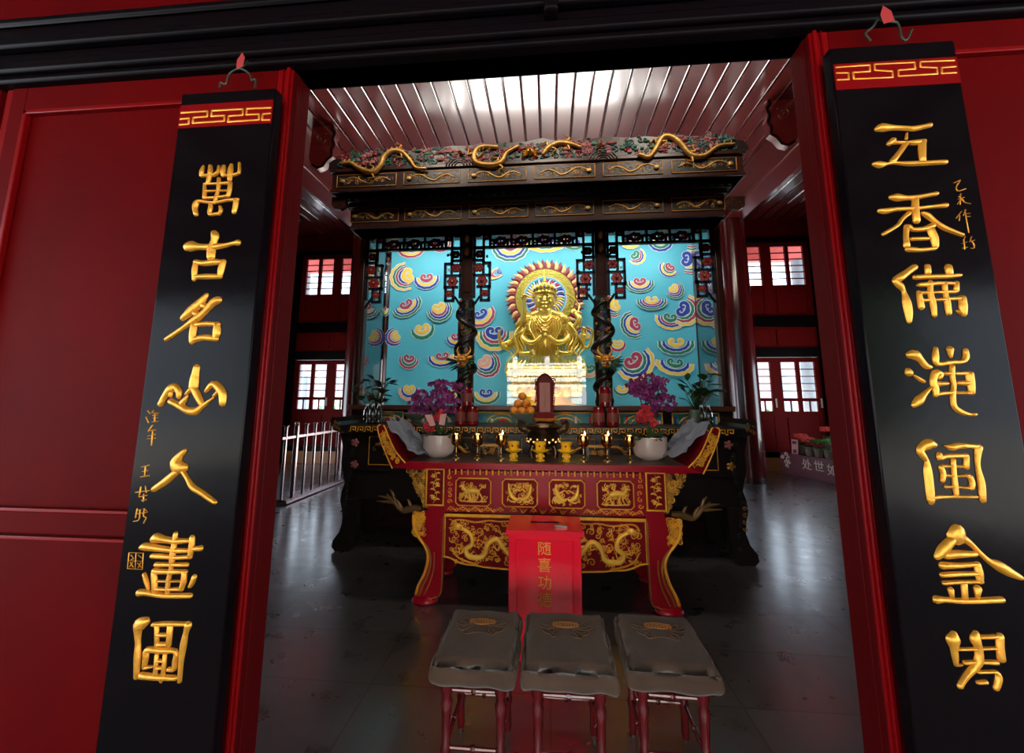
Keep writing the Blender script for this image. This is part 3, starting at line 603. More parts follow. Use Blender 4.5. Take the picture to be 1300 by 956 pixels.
# backdrop painted with coiled clouds
b = MB(); b.box(-2.36, 2.13, SBY, SBY+.04, 1.40, 3.95, 0)
fb = Frame((0, SBY, 0))
cl_n = [0]
def cloud(px, py, w, h, rot, pal, seed=0):
    """one coiled cloud: nested scalloped crescents, open above, ending in a double curl"""
    x, z = S(px, py, SBY); x2, _ = S(px+w/2, py, SBY); _, z2 = S(px, py+h/2, SBY); a, c = abs(x2-x)*1.0, abs(z-z2)*1.04
    R = math.radians(rot); lay = .0004; cl_n[0] = (cl_n[0]+1) % 7; z_ = cl_n[0]*.003+.001; n = 34
    def tr(U, V): return (x+U*math.cos(R)-V*math.sin(R), z+U*math.sin(R)+V*math.cos(R))
    def cres(r0, up, th, m, k, grow=0.):
        """crescent of outer radius r0, thickest below"""
        A0 = PI*(1-.10)-grow*.5; P = []; Q_ = []
        for i in range(n+1):
            t = PI-.25+(PI+.5)*i/n; e = 1+.055*abs(math.sin(t*6)); s_ = r0*e+grow
            P.append((a*s_*math.cos(t), c*s_*math.sin(t)+up*c))
            q_ = r0-th*math.sin(PI*(.08+.84*i/n))**.7-grow; Q_.append((a*q_*math.cos(t), c*q_*math.sin(t)+up*c))
        b.prism([tr(*p_) for p_ in P]+[tr(*p_) for p_ in Q_[::-1]], fb, z_+(k-1)*lay, z_+k*lay, m)
    k = 1; s = 1.0; up = .12; N_ = len(pal); d = .72/N_
    for i, mc in enumerate(pal[:-1]):
        cres(s, up, d*1.05, 1, k, .055); k += 1
    for i, mc in enumerate(pal[:-1]):
        cres(s, up, d*.98, 1, k, .05); k += 1; cres(s, up, d*.92, mc, k); k += 1; s -= d; up += .05
    r_ = min(a, c)*(.34 if N_ > 2 else .42)
    for mm, ww in ((1, 1.28), (pal[-1], .95)):
        for sg in (-1, 1):
            sp = spiral(sg*a*s*.42, c*(up+.12), r_, .95, -PI/2-.2*sg, sg, r_*.86*ww, 12, .2)
            b.stroke([(*tr(p_[0], p_[1]), p_[2]) for p_ in sp], Frame((0, SBY-z_-k*lay, 0)), .0006, mm, 1, 1, -.0003)
        b.stroke([(*tr(-a*s*.42, c*(up+.12)-r_), r_*.86*ww), (*tr(0, c*(up+.02)-r_*.9), r_*1.1*ww), (*tr(a*s*.42, c*(up+.12)-r_), r_*.86*ww)], Frame((0, SBY-z_-k*lay, 0)), .0006, mm, 2, 1, -.0003); k += 2
r, y, u, g, p = 2, 3, 4, 5, 6
for cdef in ((522,318,32,20,0,(r,y,g)), (560,311,24,20,8,(r,y,u)), (512,352,34,34,-75,(y,g,r,u,y)), (542,356,30,24,4,(u,y,r)), (518,390,36,24,28,(g,u,y,r)), (559,395,30,28,20,(g,u,r,y)),
    (500,428,22,24,-60,(u,r,y)), (537,420,28,24,12,(g,y)), (519,458,24,22,-8,(r,g,r)), (562,455,34,22,6,(u,y,r)), (520,497,26,24,0,(p,u,y)), (580,430,24,20,10,(u,y,r)), (486,395,18,16,0,(g,y,r)), (478,345,18,30,0,(y,u,r)), (578,500,22,18,0,(g,y)),
    (648,316,44,34,0,(g,u,y,r)), (693,308,52,26,0,(y,g,u)), (631,347,12,24,-60,(y,r,u)), (612,402,34,26,28,(r,y,u)), (628,428,44,36,0,(y,g,r,u)), (619,463,32,34,40,(r,g,u,p)), (617,502,34,24,0,(g,y,u)), (742,424,24,20,180,(r,u,y)), (729,310,26,16,0,(g,u)), (655,478,24,20,0,(u,r,y)), (748,470,20,20,0,(p,g)),
    (800,309,24,16,0,(y,r)), (839,308,30,24,6,(u,g,y)), (809,326,22,20,48,(y,u,r,g)), (848,342,24,20,-38,(u,y,g,r)), (878,330,36,36,80,(r,g,y,u)), (812,361,34,22,0,(g,u,y,r)), (857,369,22,22,40,(g,u,r,y)), (827,384,36,20,0,(g,u,r,y)), (777,389,28,26,-70,(r,g,u,y)), (802,413,34,28,-70,(g,u,y,r)), (850,407,36,24,-10,(y,u,r,g)), (872,395,40,34,62,(y,r,g,u)), (858,438,44,26,0,(g,u,y)), (808,463,48,40,38,(y,u,g,r)), (856,464,46,26,-8,(y,u,g)), (784,438,20,18,0,(r,y)), (890,500,24,20,0,(r,u)), (790,495,22,16,0,(g,y))):
    cloud(*cdef)
b.build('backdrop', ['sky', 'cw', 'cr', 'cy', 'cb', 'cg', 'cp'], SH, ang=25)['label'] = 'turquoise board painted with coiled rainbow clouds'
# inner side walls, posts
for x0 in (sx0+.03, sx1-.03):
    b = MB(); b.box(x0-.03, x0+.03, SBY-.02, SBY+.08, 1.4, 3.62); b.build('rear_stile', 'darkwood', SH, bevel=.006)
b = MB(); b.box(sx0, sx1, SY-.02, SBY+.1, 3.90, 4.0); b.build('roof_board', 'darkwood', SH, smooth=False)
for x0 in (sx0, sx1-.10):
    b = MB(); b.box(x0, x0+.10, SY-.03, SY+.08, .1, 3.75); b.box(x0+.02, x0+.08, SY-.045, SY, 1.45, 3.6); b.build('corner_post', 'darkwood', SH, bevel=.008)
def dragon_post(px):
    x0, _ = S(px, 400, SY); b = MB(); b.box(x0-.07, x0+.07, SY-.05, SY+.06, 1.43, 3.75, 0)
    b.box(x0-.045, x0+.045, SY-.06, SY-.05, 2.85, 3.6, 0)
    p = b.build('post', ['darkwood'], SH, bevel=.008)
    b = MB(); b.lathe((x0, SY-.02, 1.43), [(.10, 0), (.115, .06), (.10, .12), (.105, .6), (.11, 1.0), (.10, 1.24), (.11, 1.30), (.07, 1.34)], 20, 0)
    # dragon coiling round the lower post
    P = []; n = 44
    for i in range(n):
        t = i/(n-1); a = t*2*PI*2.6+1; P.append((x0+.115*math.cos(a), SY-.02-.115*abs(math.sin(a))*1.0, 1.5+t*1.18))
    b.tube(P, [.018+.022*math.sin(PI*(i/(n-1))) for i in range(n)], 8, 0, 1)
    f = Frame((x0, SY-.125, 0)); curlfill(b, f, -.10, .10, 1.5, 2.75, 95, int(px), (.016, .034), .011, .02, (0, 2, 0, 3, 1, 1))
    b.build('coiled_dragon', ['ebony', 'golddim', 'blu', 'grn'], p)
    # head thrusting forward with open jaws and mane
    hz = S(px, 457, SY-.2)[1]; h = MB(); sg = 1 if px > 700 else -1
    c = np.array([x0+sg*.0, SY-.20, hz])
    h.ell(c, (.075, .10, .065), 14); h.ell(c+np.array([-.0, -.09, -.015]), (.06, .06, .035), 12); h.ell(c+np.array([0, -.06, -.075]), (.052, .065, .02), 12)
    h.tube([c+np.array([0, .1, -.02]), c+np.array([0, .0, 0])], [.07, .06], 10)
    for k in (-1, 1):
        h.ell(c+np.array([k*.042, -.055, .045]), (.022, .022, .022), 10, 1); h.ell(c+np.array([k*.042, -.074, .047]), (.009, .008, .009), 8, 2)
        h.ell(c+np.array([k*.022, -.145, .012]), .014, 8, 0)
        h.tube([c+np.array([k*.04, 0, .05]), c+np.array([k*.08, .03, .11]), c+np.array([k*.07, .06, .17])], [.016, .012, .003], 8, 0, 4)
        h.tube([c+np.array([k*.05, -.10, -.01]), c+np.array([k*.13, -.12, .02]), c+np.array([k*.17, -.08, .10])], [.006, .005, .002], 6, 0, 4)
        h.tube([c+np.array([k*.05, .0, .02]), c+np.array([k*.11, .0, .05])], [.02, .004], 6, 0)
        for t in range(4): h.tube([c+np.array([k*(.02+.01*t), -.13+t*.02, -.035]), c+np.array([k*(.02+.01*t), -.135+t*.02, -.06])], [.006, .001], 5, 2)
    h.ell(c+np.array([0, -.09, -.052]), (.03, .05, .008), 8, 3)
    h.build('dragon_head', ['gold', 'goldhi', 'cw', 'redflower'], p)
    mn = MB(); q = random.Random(int(px))
    for k in range(46):
        a = q.uniform(-.35, PI+.35)+PI if k % 2 else q.uniform(PI*.9, PI*2.1)
        d = np.array([math.cos(a), .1, math.sin(a)*.8]); s0 = c+d*.06+np.array([0, .03, 0]); e = c+d*q.uniform(.13, .21)+np.array([sg*.03, q.uniform(-.02, .05), 0])
        mn.tube([s0, (s0+e)/2+np.array([0, -.02, -.01]), e], [.013, .009, .002], 5, q.choice((0, 0, 1)), 2)
    mn.build('dragon_mane', ['grn', 'ebony'], p)
    tp = MB(); 
    for z in (3.55, 3.38): tp.ell((x0, SY-.09, z), (.035, .03, .06), 10)
    tp.build('gilded_boss', 'golddim', p)
dragon_post(593); dragon_post(764)
# lattice valances, stepped down at the sides of each bay
def lattice(x0, x1, name_seed):
    Y = SY-.02; b = MB(); f = Frame((0, Y, 0)); q = random.Random(name_seed)
    zt, zb = 3.72, 3.45; t = .031
    def bar(a, c, d, e): b.box(min(a, c)-t/2, max(a, c)+t/2, Y-.025, Y+.02, min(d, e)-t/2, max(d, e)+t/2, 0)
    bar(x0, x1, zt, zt); bar(x0, x1, zb, zb)
    W = x1-x0; n = max(2, round((W-.44)/.30)); DX = .22
    xs = [x0+DX+(W-2*DX)*i/n for i in range(n+1)]
    for i, xx in enumerate(xs):
        bar(xx, xx, zb, zt)
        if i < n:
            c = (xx+xs[i+1])/2; w = (xs[i+1]-xx)
            bar(xx, c-w*.28, zt-.08, zt-.08); bar(c-w*.28, c-w*.28, zt-.08, zt); bar(c+w*.28, xs[i+1], zt-.08, zt-.08); bar(c+w*.28, c+w*.28, zt-.08, zt); bar(c-w*.2, c+w*.2, zt-.10, zt-.10)
            for k in range(7): a = 2*PI*k/7; b.ell((c+.060*math.cos(a), Y-.02, zb+.075+.038*math.sin(a)), (.036, .018, .030), 8, 1)
            b.ell((c, Y-.035, zb+.065), .018, 8, 2); b.ell((c, Y-.02, zt-.05), (.06, .015, .028), 8, 1)
            b.ell((xx+.03, Y-.02, zb+.04), (.03, .015, .014), 6, 3); bar(xx+.05, xx+.05, zb, zb+.09); bar(xx, xx+.05, zb+.09, zb+.09); bar(xs[i+1]-.05, xs[i+1]-.05, zb, zb+.09); bar(xs[i+1]-.05, xs[i+1], zb+.09, zb+.09)
            for e_ in (xx+.065, xs[i+1]-.065):
                for k in range(5): a = 2*PI*k/5; b.ell((e_+.018*math.cos(a), Y-.02, zt-.045+.018*math.sin(a)), (.016, .014, .014), 6, 1)
    for s_, e in ((1, x0), (-1, x1)):
        w1 = DX; zz = [3.45, 3.28, 3.10, 2.94, 2.83]
        bar(e, e+s_*w1, zt, zt); bar(e+s_*.02, e+s_*.02, 2.80, zt); bar(e+s_*w1*.62, e+s_*w1*.62, 3.12, zt); bar(e+s_*w1, e+s_*w1, 3.45, zt); bar(e+s_*w1, e+s_*w1, 2.92, 3.24)
        bar(e+s_*w1*.62, e+s_*w1*.62, 3.24, 3.45); bar(e, e+s_*w1*.62, 3.45, 3.45); bar(e, e+s_*w1*.62, 3.28, 3.28); bar(e+s_*w1*.62, e+s_*w1, 3.24, 3.24)
        bar(e, e+s_*w1, 3.08, 3.08); bar(e+s_*w1*.3, e+s_*w1, 2.93, 2.93); bar(e+s_*w1*.5, e+s_*w1*.5, 2.76, 2.93); bar(e+s_*w1*.95, e+s_*w1*.95, 2.76, 2.93); bar(e+s_*w1*.5, e+s_*w1*.95, 2.75, 2.75)
        b.stroke([(e+s_*.01, 2.68, .03), (e+s_*w1*.4, 2.80, .03)], f, .02, 0, 1)
        for (u, v, rr) in ((.32, 3.63, .035), (.8, 3.58, .03), (.38, 3.36, .04), (.34, 3.18, .045), (.55, 3.00, .05), (.72, 2.84, .034)):
            for k in range(6): a = 2*PI*k/6; b.ell((e+s_*w1*u+rr*.85*math.cos(a), Y-.02, v+rr*.85*math.sin(a)), (rr*.72, .016, rr*.65), 7, 1)
            b.ell((e+s_*w1*u, Y-.034, v), rr*.35, 7, 2 if q.random() < .5 else 1)
        for k in range(5): b.ell((e+s_*w1*q.uniform(.2, .9), Y-.01, q.uniform(2.85, 3.4)), (.016, .012, .022), 6, q.choice((3, 4)))
    b.build('lattice_valance', ['navy', 'latred', 'golddim', 'cw', 'blu'], SH, bevel=.003)
pl_, pr_ = S(593, 400, SY)[0], S(764, 400, SY)[0]
lattice(sx0+.10, pl_-.07, 1); lattice(pl_+.07, pr_-.07, 2); lattice(pr_+.07, sx1-.10, 3)
b = MB(); b.box(sx0, sx1, SY-.04, SY+.06, 3.72, 3.92); b.build('head_rail', 'darkwood', SH, bevel=.008)
# glass
for a, c in ((sx0+.1, pl_-.07), (pl_+.07, pr_-.07), (pr_+.07, sx1-.1)):
    b = MB(); b.box(a, c, SY+.03, SY+.034, 1.435, 3.74); b.build('front_glass', 'glass', SH, smooth=False)
for x0 in (sx0+.05, sx1-.05):
    b = MB(); b.box(x0-.002, x0+.002, SY+.06, SBY-.02, 1.40, 3.92); b.build('side_glass', 'sideglass', SH, smooth=False)
# canopy: two stepped cornices with gilded dragon panels and a carved crest
def tier(Y, x0, x1, z0, z1, zp0, zp1, spans, nm, depth):
    b = MB(); yb_ = SY-.05
    b.box(x0, x1, Y, yb_, z0, z1); b.box(x0-.03, x1+.03, Y-.025, yb_, z1-.045, z1); b.box(x0-.012, x1+.012, Y-.018, yb_, z0, z0+.035)
    for e0, e1 in ((x0, sx0+.02), (sx1-.02, x1)): 
        if e1-e0 > .01: b.box(e0, e1, yb_, SBY+.15, z0, z1)
    b.box(x0, x1, SBY+.06, SBY+.15, z0, z1)
    if nm == 'upper_cornice': b.box(x0+.02, x1-.02, yb_, SBY+.10, z1-.03, z1)
    for a, c in spans:
        xa = S(a, 250, Y)[0]; xc = S(c, 250, Y)[0]
    t = b.build(nm, 'darkwood', SH, bevel=.006)
    for i, (a, c) in enumerate(spans):
        xa = S(a, 250, Y)[0]; xc = S(c, 250, Y)[0]; b = MB(); f = Frame((0, Y-.006, 0))
        b.box(xa, xc, Y-.008, Y+.01, zp0, zp1, 1)
        for s_ in (((xa, zp0), (xc, zp0)), ((xa, zp1), (xc, zp1)), ((xa, zp0), (xa, zp1)), ((xc, zp0), (xc, zp1))):
            b.stroke([(*s_[0], .011), (*s_[1], .011)], f, .008, 2, 1)
        w = xc-xa; m_ = (zp0+zp1)/2; hh = (zp1-zp0)
        def fx(t_): return xc-w*t_ if i < 3 else xa+w*t_
        pts = [(fx(t_), m_+hh*v) for t_, v in ((.10, -.05), (.22, .18), (.34, .02), (.44, -.25), (.56, -.1), (.66, .2), (.78, .25), (.90, .02))]
        dragon(b, f, pts, hh*.17, .020, 0, None, True, i)
        e = pts[-1]; b.ell(f(e[0], e[1]-.01, .012), (.035, .022, .026), 8, 0)
        curlfill(b, f, xa+.03, xc-.03, zp0+.02, zp1-.02, 30, i*7+int(Y*10), (.014, .028), .008, .012, (0, 0, 3, 4))
        b.build('dragon_panel', ['crestgold', 'ebony', 'golddim', 'grn', 'pinkc'], t)
    return t
tier(4.62, -2.42, 2.07, 3.60, 3.92, 3.685, 3.845, ((447,507), (515,586), (596,670), (680,753), (765,841), (852,919)), 'lower_cornice', .3)
b = MB(); b.box(-2.46, 2.12, 4.54, SBY+.1, 3.92, 3.99)
for k in range(46): xx = -2.43+k*.1; b.box(xx, xx+.05, 4.50, 4.56, 3.93, 3.98)
b.build('dentil_course', 'ebony', SH, bevel=.004)
tier(4.40, -2.58, 2.20, 3.97, 4.27, 4.035, 4.19, ((427,502), (512,583), (594,668), (679,756), (767,843), (855,938)), 'upper_cornice', .5)
# crest
CY_ = 4.38; f = Frame((0, CY_, 0)); b = MB()
tops = [(418,207),(424,203),(440,200),(455,197),(470,194),(485,193),(500,192),(520,191),(540,189),(556,187),(575,186),(592,184),(610,183),(630,182),(650,181),(668,180),(676,177),(690,176),(702,177),(715,179),(740,177),(760,175),(775,174),(800,174),(820,174),(838,173),(855,172),(875,172),(900,173),(915,173),(930,176),(945,180),(950,184)]
P = Spoly(tops, CY_); P2 = []
for i, (a, c) in enumerate(P): P2.append((a, c+.012*math.sin(i*2.7)))
b.prism([(P[0][0], 4.26)]+P2+[(P[-1][0], 4.26)], f, -.05, .0, 0)
q = random.Random(3)
for k in range(330):
    u = q.uniform(-2.5, 2.12); rr = q.uniform(.018, .042); v = 4.28+q.random()*.20
    b.stroke(spiral(u, v, rr, 1.2, q.uniform(0, 6), q.choice((-1, 1)), .020, 9), f, q.uniform(.015, .03), q.choice((0, 1, 1, 1, 2, 3, 3, 4)), 1)
for k in range(130):
    u = q.uniform(-2.5, 2.12); v = 4.29+q.random()*.16; b.ell(f(u, v, .008), (q.uniform(.02, .05), .016, q.uniform(.012, .025)), 7, q.choice((3, 3, 1, 2, 4)))
for cx_, cy_ in ((583, 207), (766, 200)):
    x_, z_ = S(cx_, cy_, CY_-.02)
    for rr in (.16, .125, .09, .055): b.stroke([(x_+rr*math.cos(t*PI/8), z_-.02+rr*.75*math.sin(t*PI/8), .022) for t in range(9)], f, .03, 5, 1)
crest = b.build('carved_crest', ['ebony', 'teal', 'grn', 'pinkc', 'latred', 'darkwood'], SH)
def Q(pts, ox, oy, sc_): return [S(ox+a/sc_, oy+c/sc_, CY_-.02) for a, c in pts]
for pts in (Q([(208,630),(260,626),(300,650),(370,672),(410,640),(430,595),(470,565),(520,570),(560,610),(590,650),(640,655)], 380, 50, 3.984),
            Q([(1000,545),(920,545),(885,580),(895,622),(960,635),(1020,622),(1050,575),(1110,540)], 380, 50, 3.984),
            Q([(100,500),(125,470),(170,450),(220,455),(265,470)], 660, 50, 3.421),
            Q([(520,500),(560,512),(590,475),(620,425),(660,425),(700,455),(740,500),(800,505),(860,465),(930,455)], 660, 50, 3.421)):
    b = MB(); dragon(b, Frame((0, CY_-.02, 0)), pts, .062, .045, 0, None, True, 3); b.build('gilded_dragon', 'crestgold', crest)
for (px_, py_, s_) in ((673, 193, .085), (584, 194, .045), (762, 184, .045)):
    b = MB(); x_, z_ = S(px_, py_, CY_-.03); f2 = Frame((x_, CY_-.02, z_))
    b.ell(f2(0, 0, .02), (s_*.55, .04, s_*.42), 12)
    if s_ > .06:
        for k in (-1, 1):
            b.ell(f2(k*s_*.25, s_*.12, .05), s_*.14, 8); b.stroke([(k*s_*.2, s_*.3, s_*.2), (k*s_*.6, s_*.7, s_*.15), (k*s_*.9, s_*.6, s_*.06)], f2, .05, 0, 2)
            for j in range(4): b.stroke([(k*s_*.45, s_*(.2-.2*j), s_*.2), (k*s_*1.15, s_*(.25-.35*j), s_*.06)], f2, .04, 0, 1)
        b.ell(f2(0, -s_*.12, .06), (s_*.2, .03, s_*.14), 8); b.stroke([(-s_*.3, -s_*.35, s_*.12), (0, -s_*.45, s_*.16), (s_*.3, -s_*.35, s_*.12)], f2, .05, 0, 2)
    b.build('dragon_face' if s_ > .06 else 'flaming_pearl', 'goldhi', crest)
for sg, px_ in ((-1, 432), (1, 934)):
    b = MB(); x_, z_ = S(px_, 262, 4.5); f2 = Frame((x_, 4.46, z_)); b.prism([(-.09, .10), (.09, .10), (.08, -.02), (.02, -.06), (-.05, -.05), (-.09, 0)], f2, -.06, 0); curlfill(b, f2, -.08, .08, -.04, .09, 7, 3, (.02, .03), .01, .01); b.build('corner_bracket', 'steel' if False else 'darkwood', SH)

# ================================================================ STATUE
STX, STY = -.02, 5.46
ST = empty('golden_statue', (STX, STY, 1.40), 'golden crowned many-armed seated deity statue behind the middle glass of the shrine', 'statue')
def W3(px, py, Y=STY): x_, z_ = S(px, py, Y); return np.array([x_, Y, z_])
hd = W3(691.5, 381); u = abs(W3(691, 395)[2]-W3(691, 367.5)[2])/2   # half face height
b = MB()
# head with features
b.ell(hd, (u*.88, u*.85, u*1.0), 24); b.ell(hd+np.array([0, -u*.08, -u*.42]), (u*.74, u*.76, u*.58), 20); b.ell(hd+np.array([0, u*.1, u*.55]), (u*.86, u*.86, u*.62), 20)
b.ell(hd+np.array([0, -u*.84, -u*.08]), (u*.11, u*.16, u*.24), 12); b.ell(hd+np.array([0, -u*.92, -u*.22]), (u*.17, u*.13, u*.09), 12)
b.ell(hd+np.array([0, -u*.84, -u*.46]), (u*.22, u*.08, u*.05), 12); b.ell(hd+np.array([0, -u*.80, -u*.55]), (u*.17, u*.08, u*.05), 12); b.ell(hd+np.array([0, -u*.74, -u*.80]), (u*.22, u*.14, u*.13), 12)
for k in (-1, 1):
    b.ell(hd+np.array([k*u*.33, -u*.74, u*.08]), (u*.20, u*.09, u*.075), 12)
    b.tube([hd+np.array([k*u*.10, -u*.84, u*.20]), hd+np.array([k*u*.33, -u*.80, u*.32]), hd+np.array([k*u*.58, -u*.62, u*.20])], [u*.04, u*.05, u*.02], 8, 0, 4)
    b.ell(hd+np.array([k*u*.82, 0, -u*.15]), (u*.10, u*.2, u*.42), 12); b.ell(hd+np.array([k*u*.85, -u*.05, -u*.62]), (u*.09, u*.1, u*.15), 10)
    b.ell(hd+np.array([k*u*.42, -u*.55, -u*.3]), (u*.26, u*.22, u*.26), 12)
b.tube([hd+np.array([0, .0, -u*.8]), hd+np.array([0, .02, -u*1.6])], [u*.62, u*.85], 16)
for j in range(2): b.lathe(tuple(hd+np.array([0, .0, -u*(1.05+.16*j)])), [(u*.60, -.008), (u*.68, 0), (u*.60, .008)], 20)
# torso, seated legs, arms in one body
sh = hd[2]-u*1.75; hipz = W3(691, 462)[2]
T = [(hd[2]-u*1.45, .10, .09), (sh, .25, .12), (sh-.10, .27, .14), (sh-.25, .22, .13), (sh-.38, .20, .13), (hipz+.05, .26, .17), (hipz-.06, .32, .22)]
Tc = catmull([(t_[0], t_[1], t_[2]) for t_ in T], 4)
b.lathe((STX, STY+.02, 0), [(t_[1], t_[0]) for t_ in Tc], 28, 0, 1, .56)
for k in (-1, 1): b.tube([(STX+k*.03, STY+.03, hd[2]-u*1.25), (STX+k*.24, STY+.01, sh+.01)], [.09, .075], 12)
for k in (-1, 1):
    b.ell((STX+k*.24, STY, sh-.02), (.09, .09, .09), 12)
    b.tube([(STX+k*.08, STY-.02, hipz-.04), (STX+k*.30, STY-.10, hipz-.07), (STX+k*.44, STY-.17, hipz-.10), (STX+k*.34, STY-.25, hipz-.12), (STX-k*.05, STY-.28, hipz-.11), (STX-k*.20, STY-.24, hipz-.08)], [.12, .13, .11, .085, .065, .045], 14, 0, 3)
def arm(P, r_=(.055, .048, .040, .030), hand=True, m=0):
    P = [np.array(p, float) for p in P]; b.tube(P, [r_[min(i, 3)] for i in range(len(P))], 12, m, 4)
    if hand:
        e = P[-1]; d = _n(P[-1]-P[-2]); a = _n(np.cross(d, [0, 1, .1])); b.ell(e+d*.03, (.032, .020, .036), 10, m)
        for j in range(4): b.tube([e+d*.045+a*(j-1.5)*.013, e+d*.075+a*(j-1.5)*.017+np.array([0, -.008, 0]), e+d*.098+a*(j-1.5)*.015+np.array([0, -.025, 0])], [.008, .0075, .006], 6, m)
        b.tube([e+d*.02+a*.026, e+d*.045+a*.045+np.array([0, -.01, 0]), e+d*.07+a*.04+np.array([0, -.02, 0])], [.009, .008, .006], 6, m)
X0 = STX
arm([(X0-.25, STY, sh-.02), (X0-.30, STY-.05, sh-.25), (X0-.16, STY-.22, sh-.36), (X0-.03, STY-.27, sh-.27)])
arm([(X0+.25, STY, sh-.02), (X0+.30, STY-.05, sh-.25), (X0+.16, STY-.22, sh-.36), (X0+.03, STY-.27, sh-.27)])
arm([(X0-.24, STY+.04, sh), (X0-.38, STY, sh-.10), W3(664, 405)+np.array([0, -.05, 0]), W3(666, 385)+np.array([0, -.08, 0])])
arm([(X0+.24, STY+.04, sh), (X0+.38, STY, sh-.12), (X0+.46, STY-.06, sh-.02), W3(731, 398)])
arm([(X0-.24, STY+.04, sh-.04), (X0-.42, STY-.02, sh-.30), (X0-.50, STY-.12, sh-.34)])
arm([(X0+.24, STY+.04, sh-.04), (X0+.40, STY-.02, sh-.28), W3(738, 440), W3(741, 425)])
arm([(X0-.22, STY, sh-.08), (X0-.36, STY-.04, sh-.42), (X0-.30, STY-.20, sh-.50), (X0-.20, STY-.28, sh-.50)])
arm([(X0+.22, STY, sh-.08), (X0+.36, STY-.04, sh-.42), (X0+.30, STY-.20, sh-.50), (X0+.20, STY-.28, sh-.50)])
o = b.build('body', 'statue', ST, smooth=True, ang=180)
rm = o.modifiers.new('Remesh', 'REMESH'); rm.mode = 'VOXEL'; rm.voxel_size = .0085; rm.use_smooth_shade = True
sm = o.modifiers.new('Smooth', 'SMOOTH'); sm.factor = .5; sm.iterations = 2
# eyelid lines and lips, crown, robe, jewels
b = MB()
for k in (-1, 1): e_ = MB(); e_.tube([hd+np.array([k*u*.14, -u*.83, u*.04]), hd+np.array([k*u*.33, -u*.86, -u*.01]), hd+np.array([k*u*.53, -u*.74, u*.05])], u*.025, 6, 0, 4); e_.build('eyelid_line', 'ebony', ST)
b.tube([hd+np.array([-u*.22, -u*.87, -u*.50]), hd+np.array([0, -u*.93, -u*.52]), hd+np.array([u*.22, -u*.87, -u*.50])], u*.03, 6, 1, 4)
b.build('painted_lips', ['ebony', 'latred'], ST)
b = MB(); b.ell(hd+np.array([0, -u*.84, u*.36]), u*.05, 8, 0); b.build('forehead_mark', 'latred', ST)
b = MB(); q = random.Random(9); ck = hd+np.array([0, 0, u*.50])
b.lathe(tuple(ck), [(u*.92, 0), (u*.97, u*.08), (u*.92, u*.20), (u*.74, u*.5), (u*.40, u*.95), (u*.2, u*1.15), (u*.16, u*1.3), (.0, u*1.45)], 20)
for j in range(9):
    a = -PI/2+(j-4)*.40; c = ck+np.array([u*.92*math.cos(a), u*.92*math.sin(a), u*.30]); hh = u*(.62-.07*abs(j-4))
    b.ell(c+np.array([0, 0, hh*.35]), (u*.20, u*.10, hh*.62), 10); b.ell(c+np.array([0, -u*.1, hh*.2]), u*.10, 8, 1+j % 3); b.tube([c+np.array([0, 0, hh*.8]), c+np.array([0, 0, hh*1.25])], [u*.06, .001], 6)
for k in (-1, 1):
    for j in range(3): b.ell(hd+np.array([k*u*(.97+.05*j), -u*.1, u*(.55-.28*j)]), (u*.15, u*.12, u*.16), 8)
b.tube([ck+np.array([0, 0, u*1.3]), W3(691, 341)], [u*.12, .002], 8); b.ell(ck+np.array([0, -u*.1, u*1.25]), u*.17, 10)
b.build('crown', ['statue', 'blossomred', 'cb', 'grn'], ST)
b = MB()
for j in range(5):
    for k in (-1, 1):
        w_ = .05+.035*j
        b.tube([(X0+k*w_, STY-.13+.02*j*0, sh+.03-.02*j), (X0+k*(w_+.02), STY-.17, sh-.16), (X0+k*(w_*.7), STY-.20, sh-.34), (X0+k*w_*1.2, STY-.27, hipz-.02)], [.012, .014, .013, .010], 7, 0, 4)
for j in range(4):
    b.tube([(X0-.10-.03*j, STY-.12, sh+.02), (X0, STY-.20, sh-.08-.055*j), (X0+.10+.03*j, STY-.12, sh+.02)], .009, 7, 1, 6)
for j in range(9): b.ell((X0+q.uniform(-.12, .12), STY-.19, sh-.05-.03*j), (.016, .012, .016), 8, 1+j % 3)
for k in (-1, 1):
    for j in range(6):
        b.tube([(X0+k*(.10+.05*j), STY-.20-.01*j, hipz+.02), (X0+k*(.14+.055*j), STY-.30, hipz-.12), (X0+k*(.12+.06*j), STY-.33, hipz-.30)], [.018, .02, .010], 7, 0, 4)
    b.tube([(X0+k*.26, STY, sh), (X0+k*.42, STY-.08, sh-.22), (X0+k*.36, STY-.16, sh-.45), (X0+k*.50, STY-.20, sh-.62), (X0+k*.44, STY-.24, hipz-.25)], [.02, .028, .024, .026, .008], 8, 0, 5, .5)
    b.tube([(X0+k*.40, STY-.04, sh-.35), (X0+k*.56, STY-.08, sh-.40), (X0+k*.62, STY-.10, sh-.22), (X0+k*.57, STY-.10, sh-.12)], [.02, .025, .02, .004], 8, 0, 5)
for j in range(60):
    a = q.uniform(-1, 1); zz = sh-q.uniform(-.02, .42); b.ell((X0+a*.26, STY-.12-.04*(1-a*a)-.03*(sh-zz), zz), (q.uniform(.008, .018), .012, q.uniform(.008, .018)), 6, q.choice((0, 1)))
for k in (-1, 1):
    for j in range(7):
        w_ = .20+.035*j; b.tube([(X0+k*(w_-.02), STY-.02-.015*j, sh-.05-.03*j), (X0+k*(w_+.10), STY-.08, sh-.22-.03*j), (X0+k*(w_+.02), STY-.16, sh-.42-.02*j), (X0+k*(w_+.09), STY-.2, hipz-.03*j)], [.012, .020, .018, .008], 7, 0, 4, .6)
b.build('robe_folds', ['statue', 'goldhi', 'statue', 'goldhi'], ST)
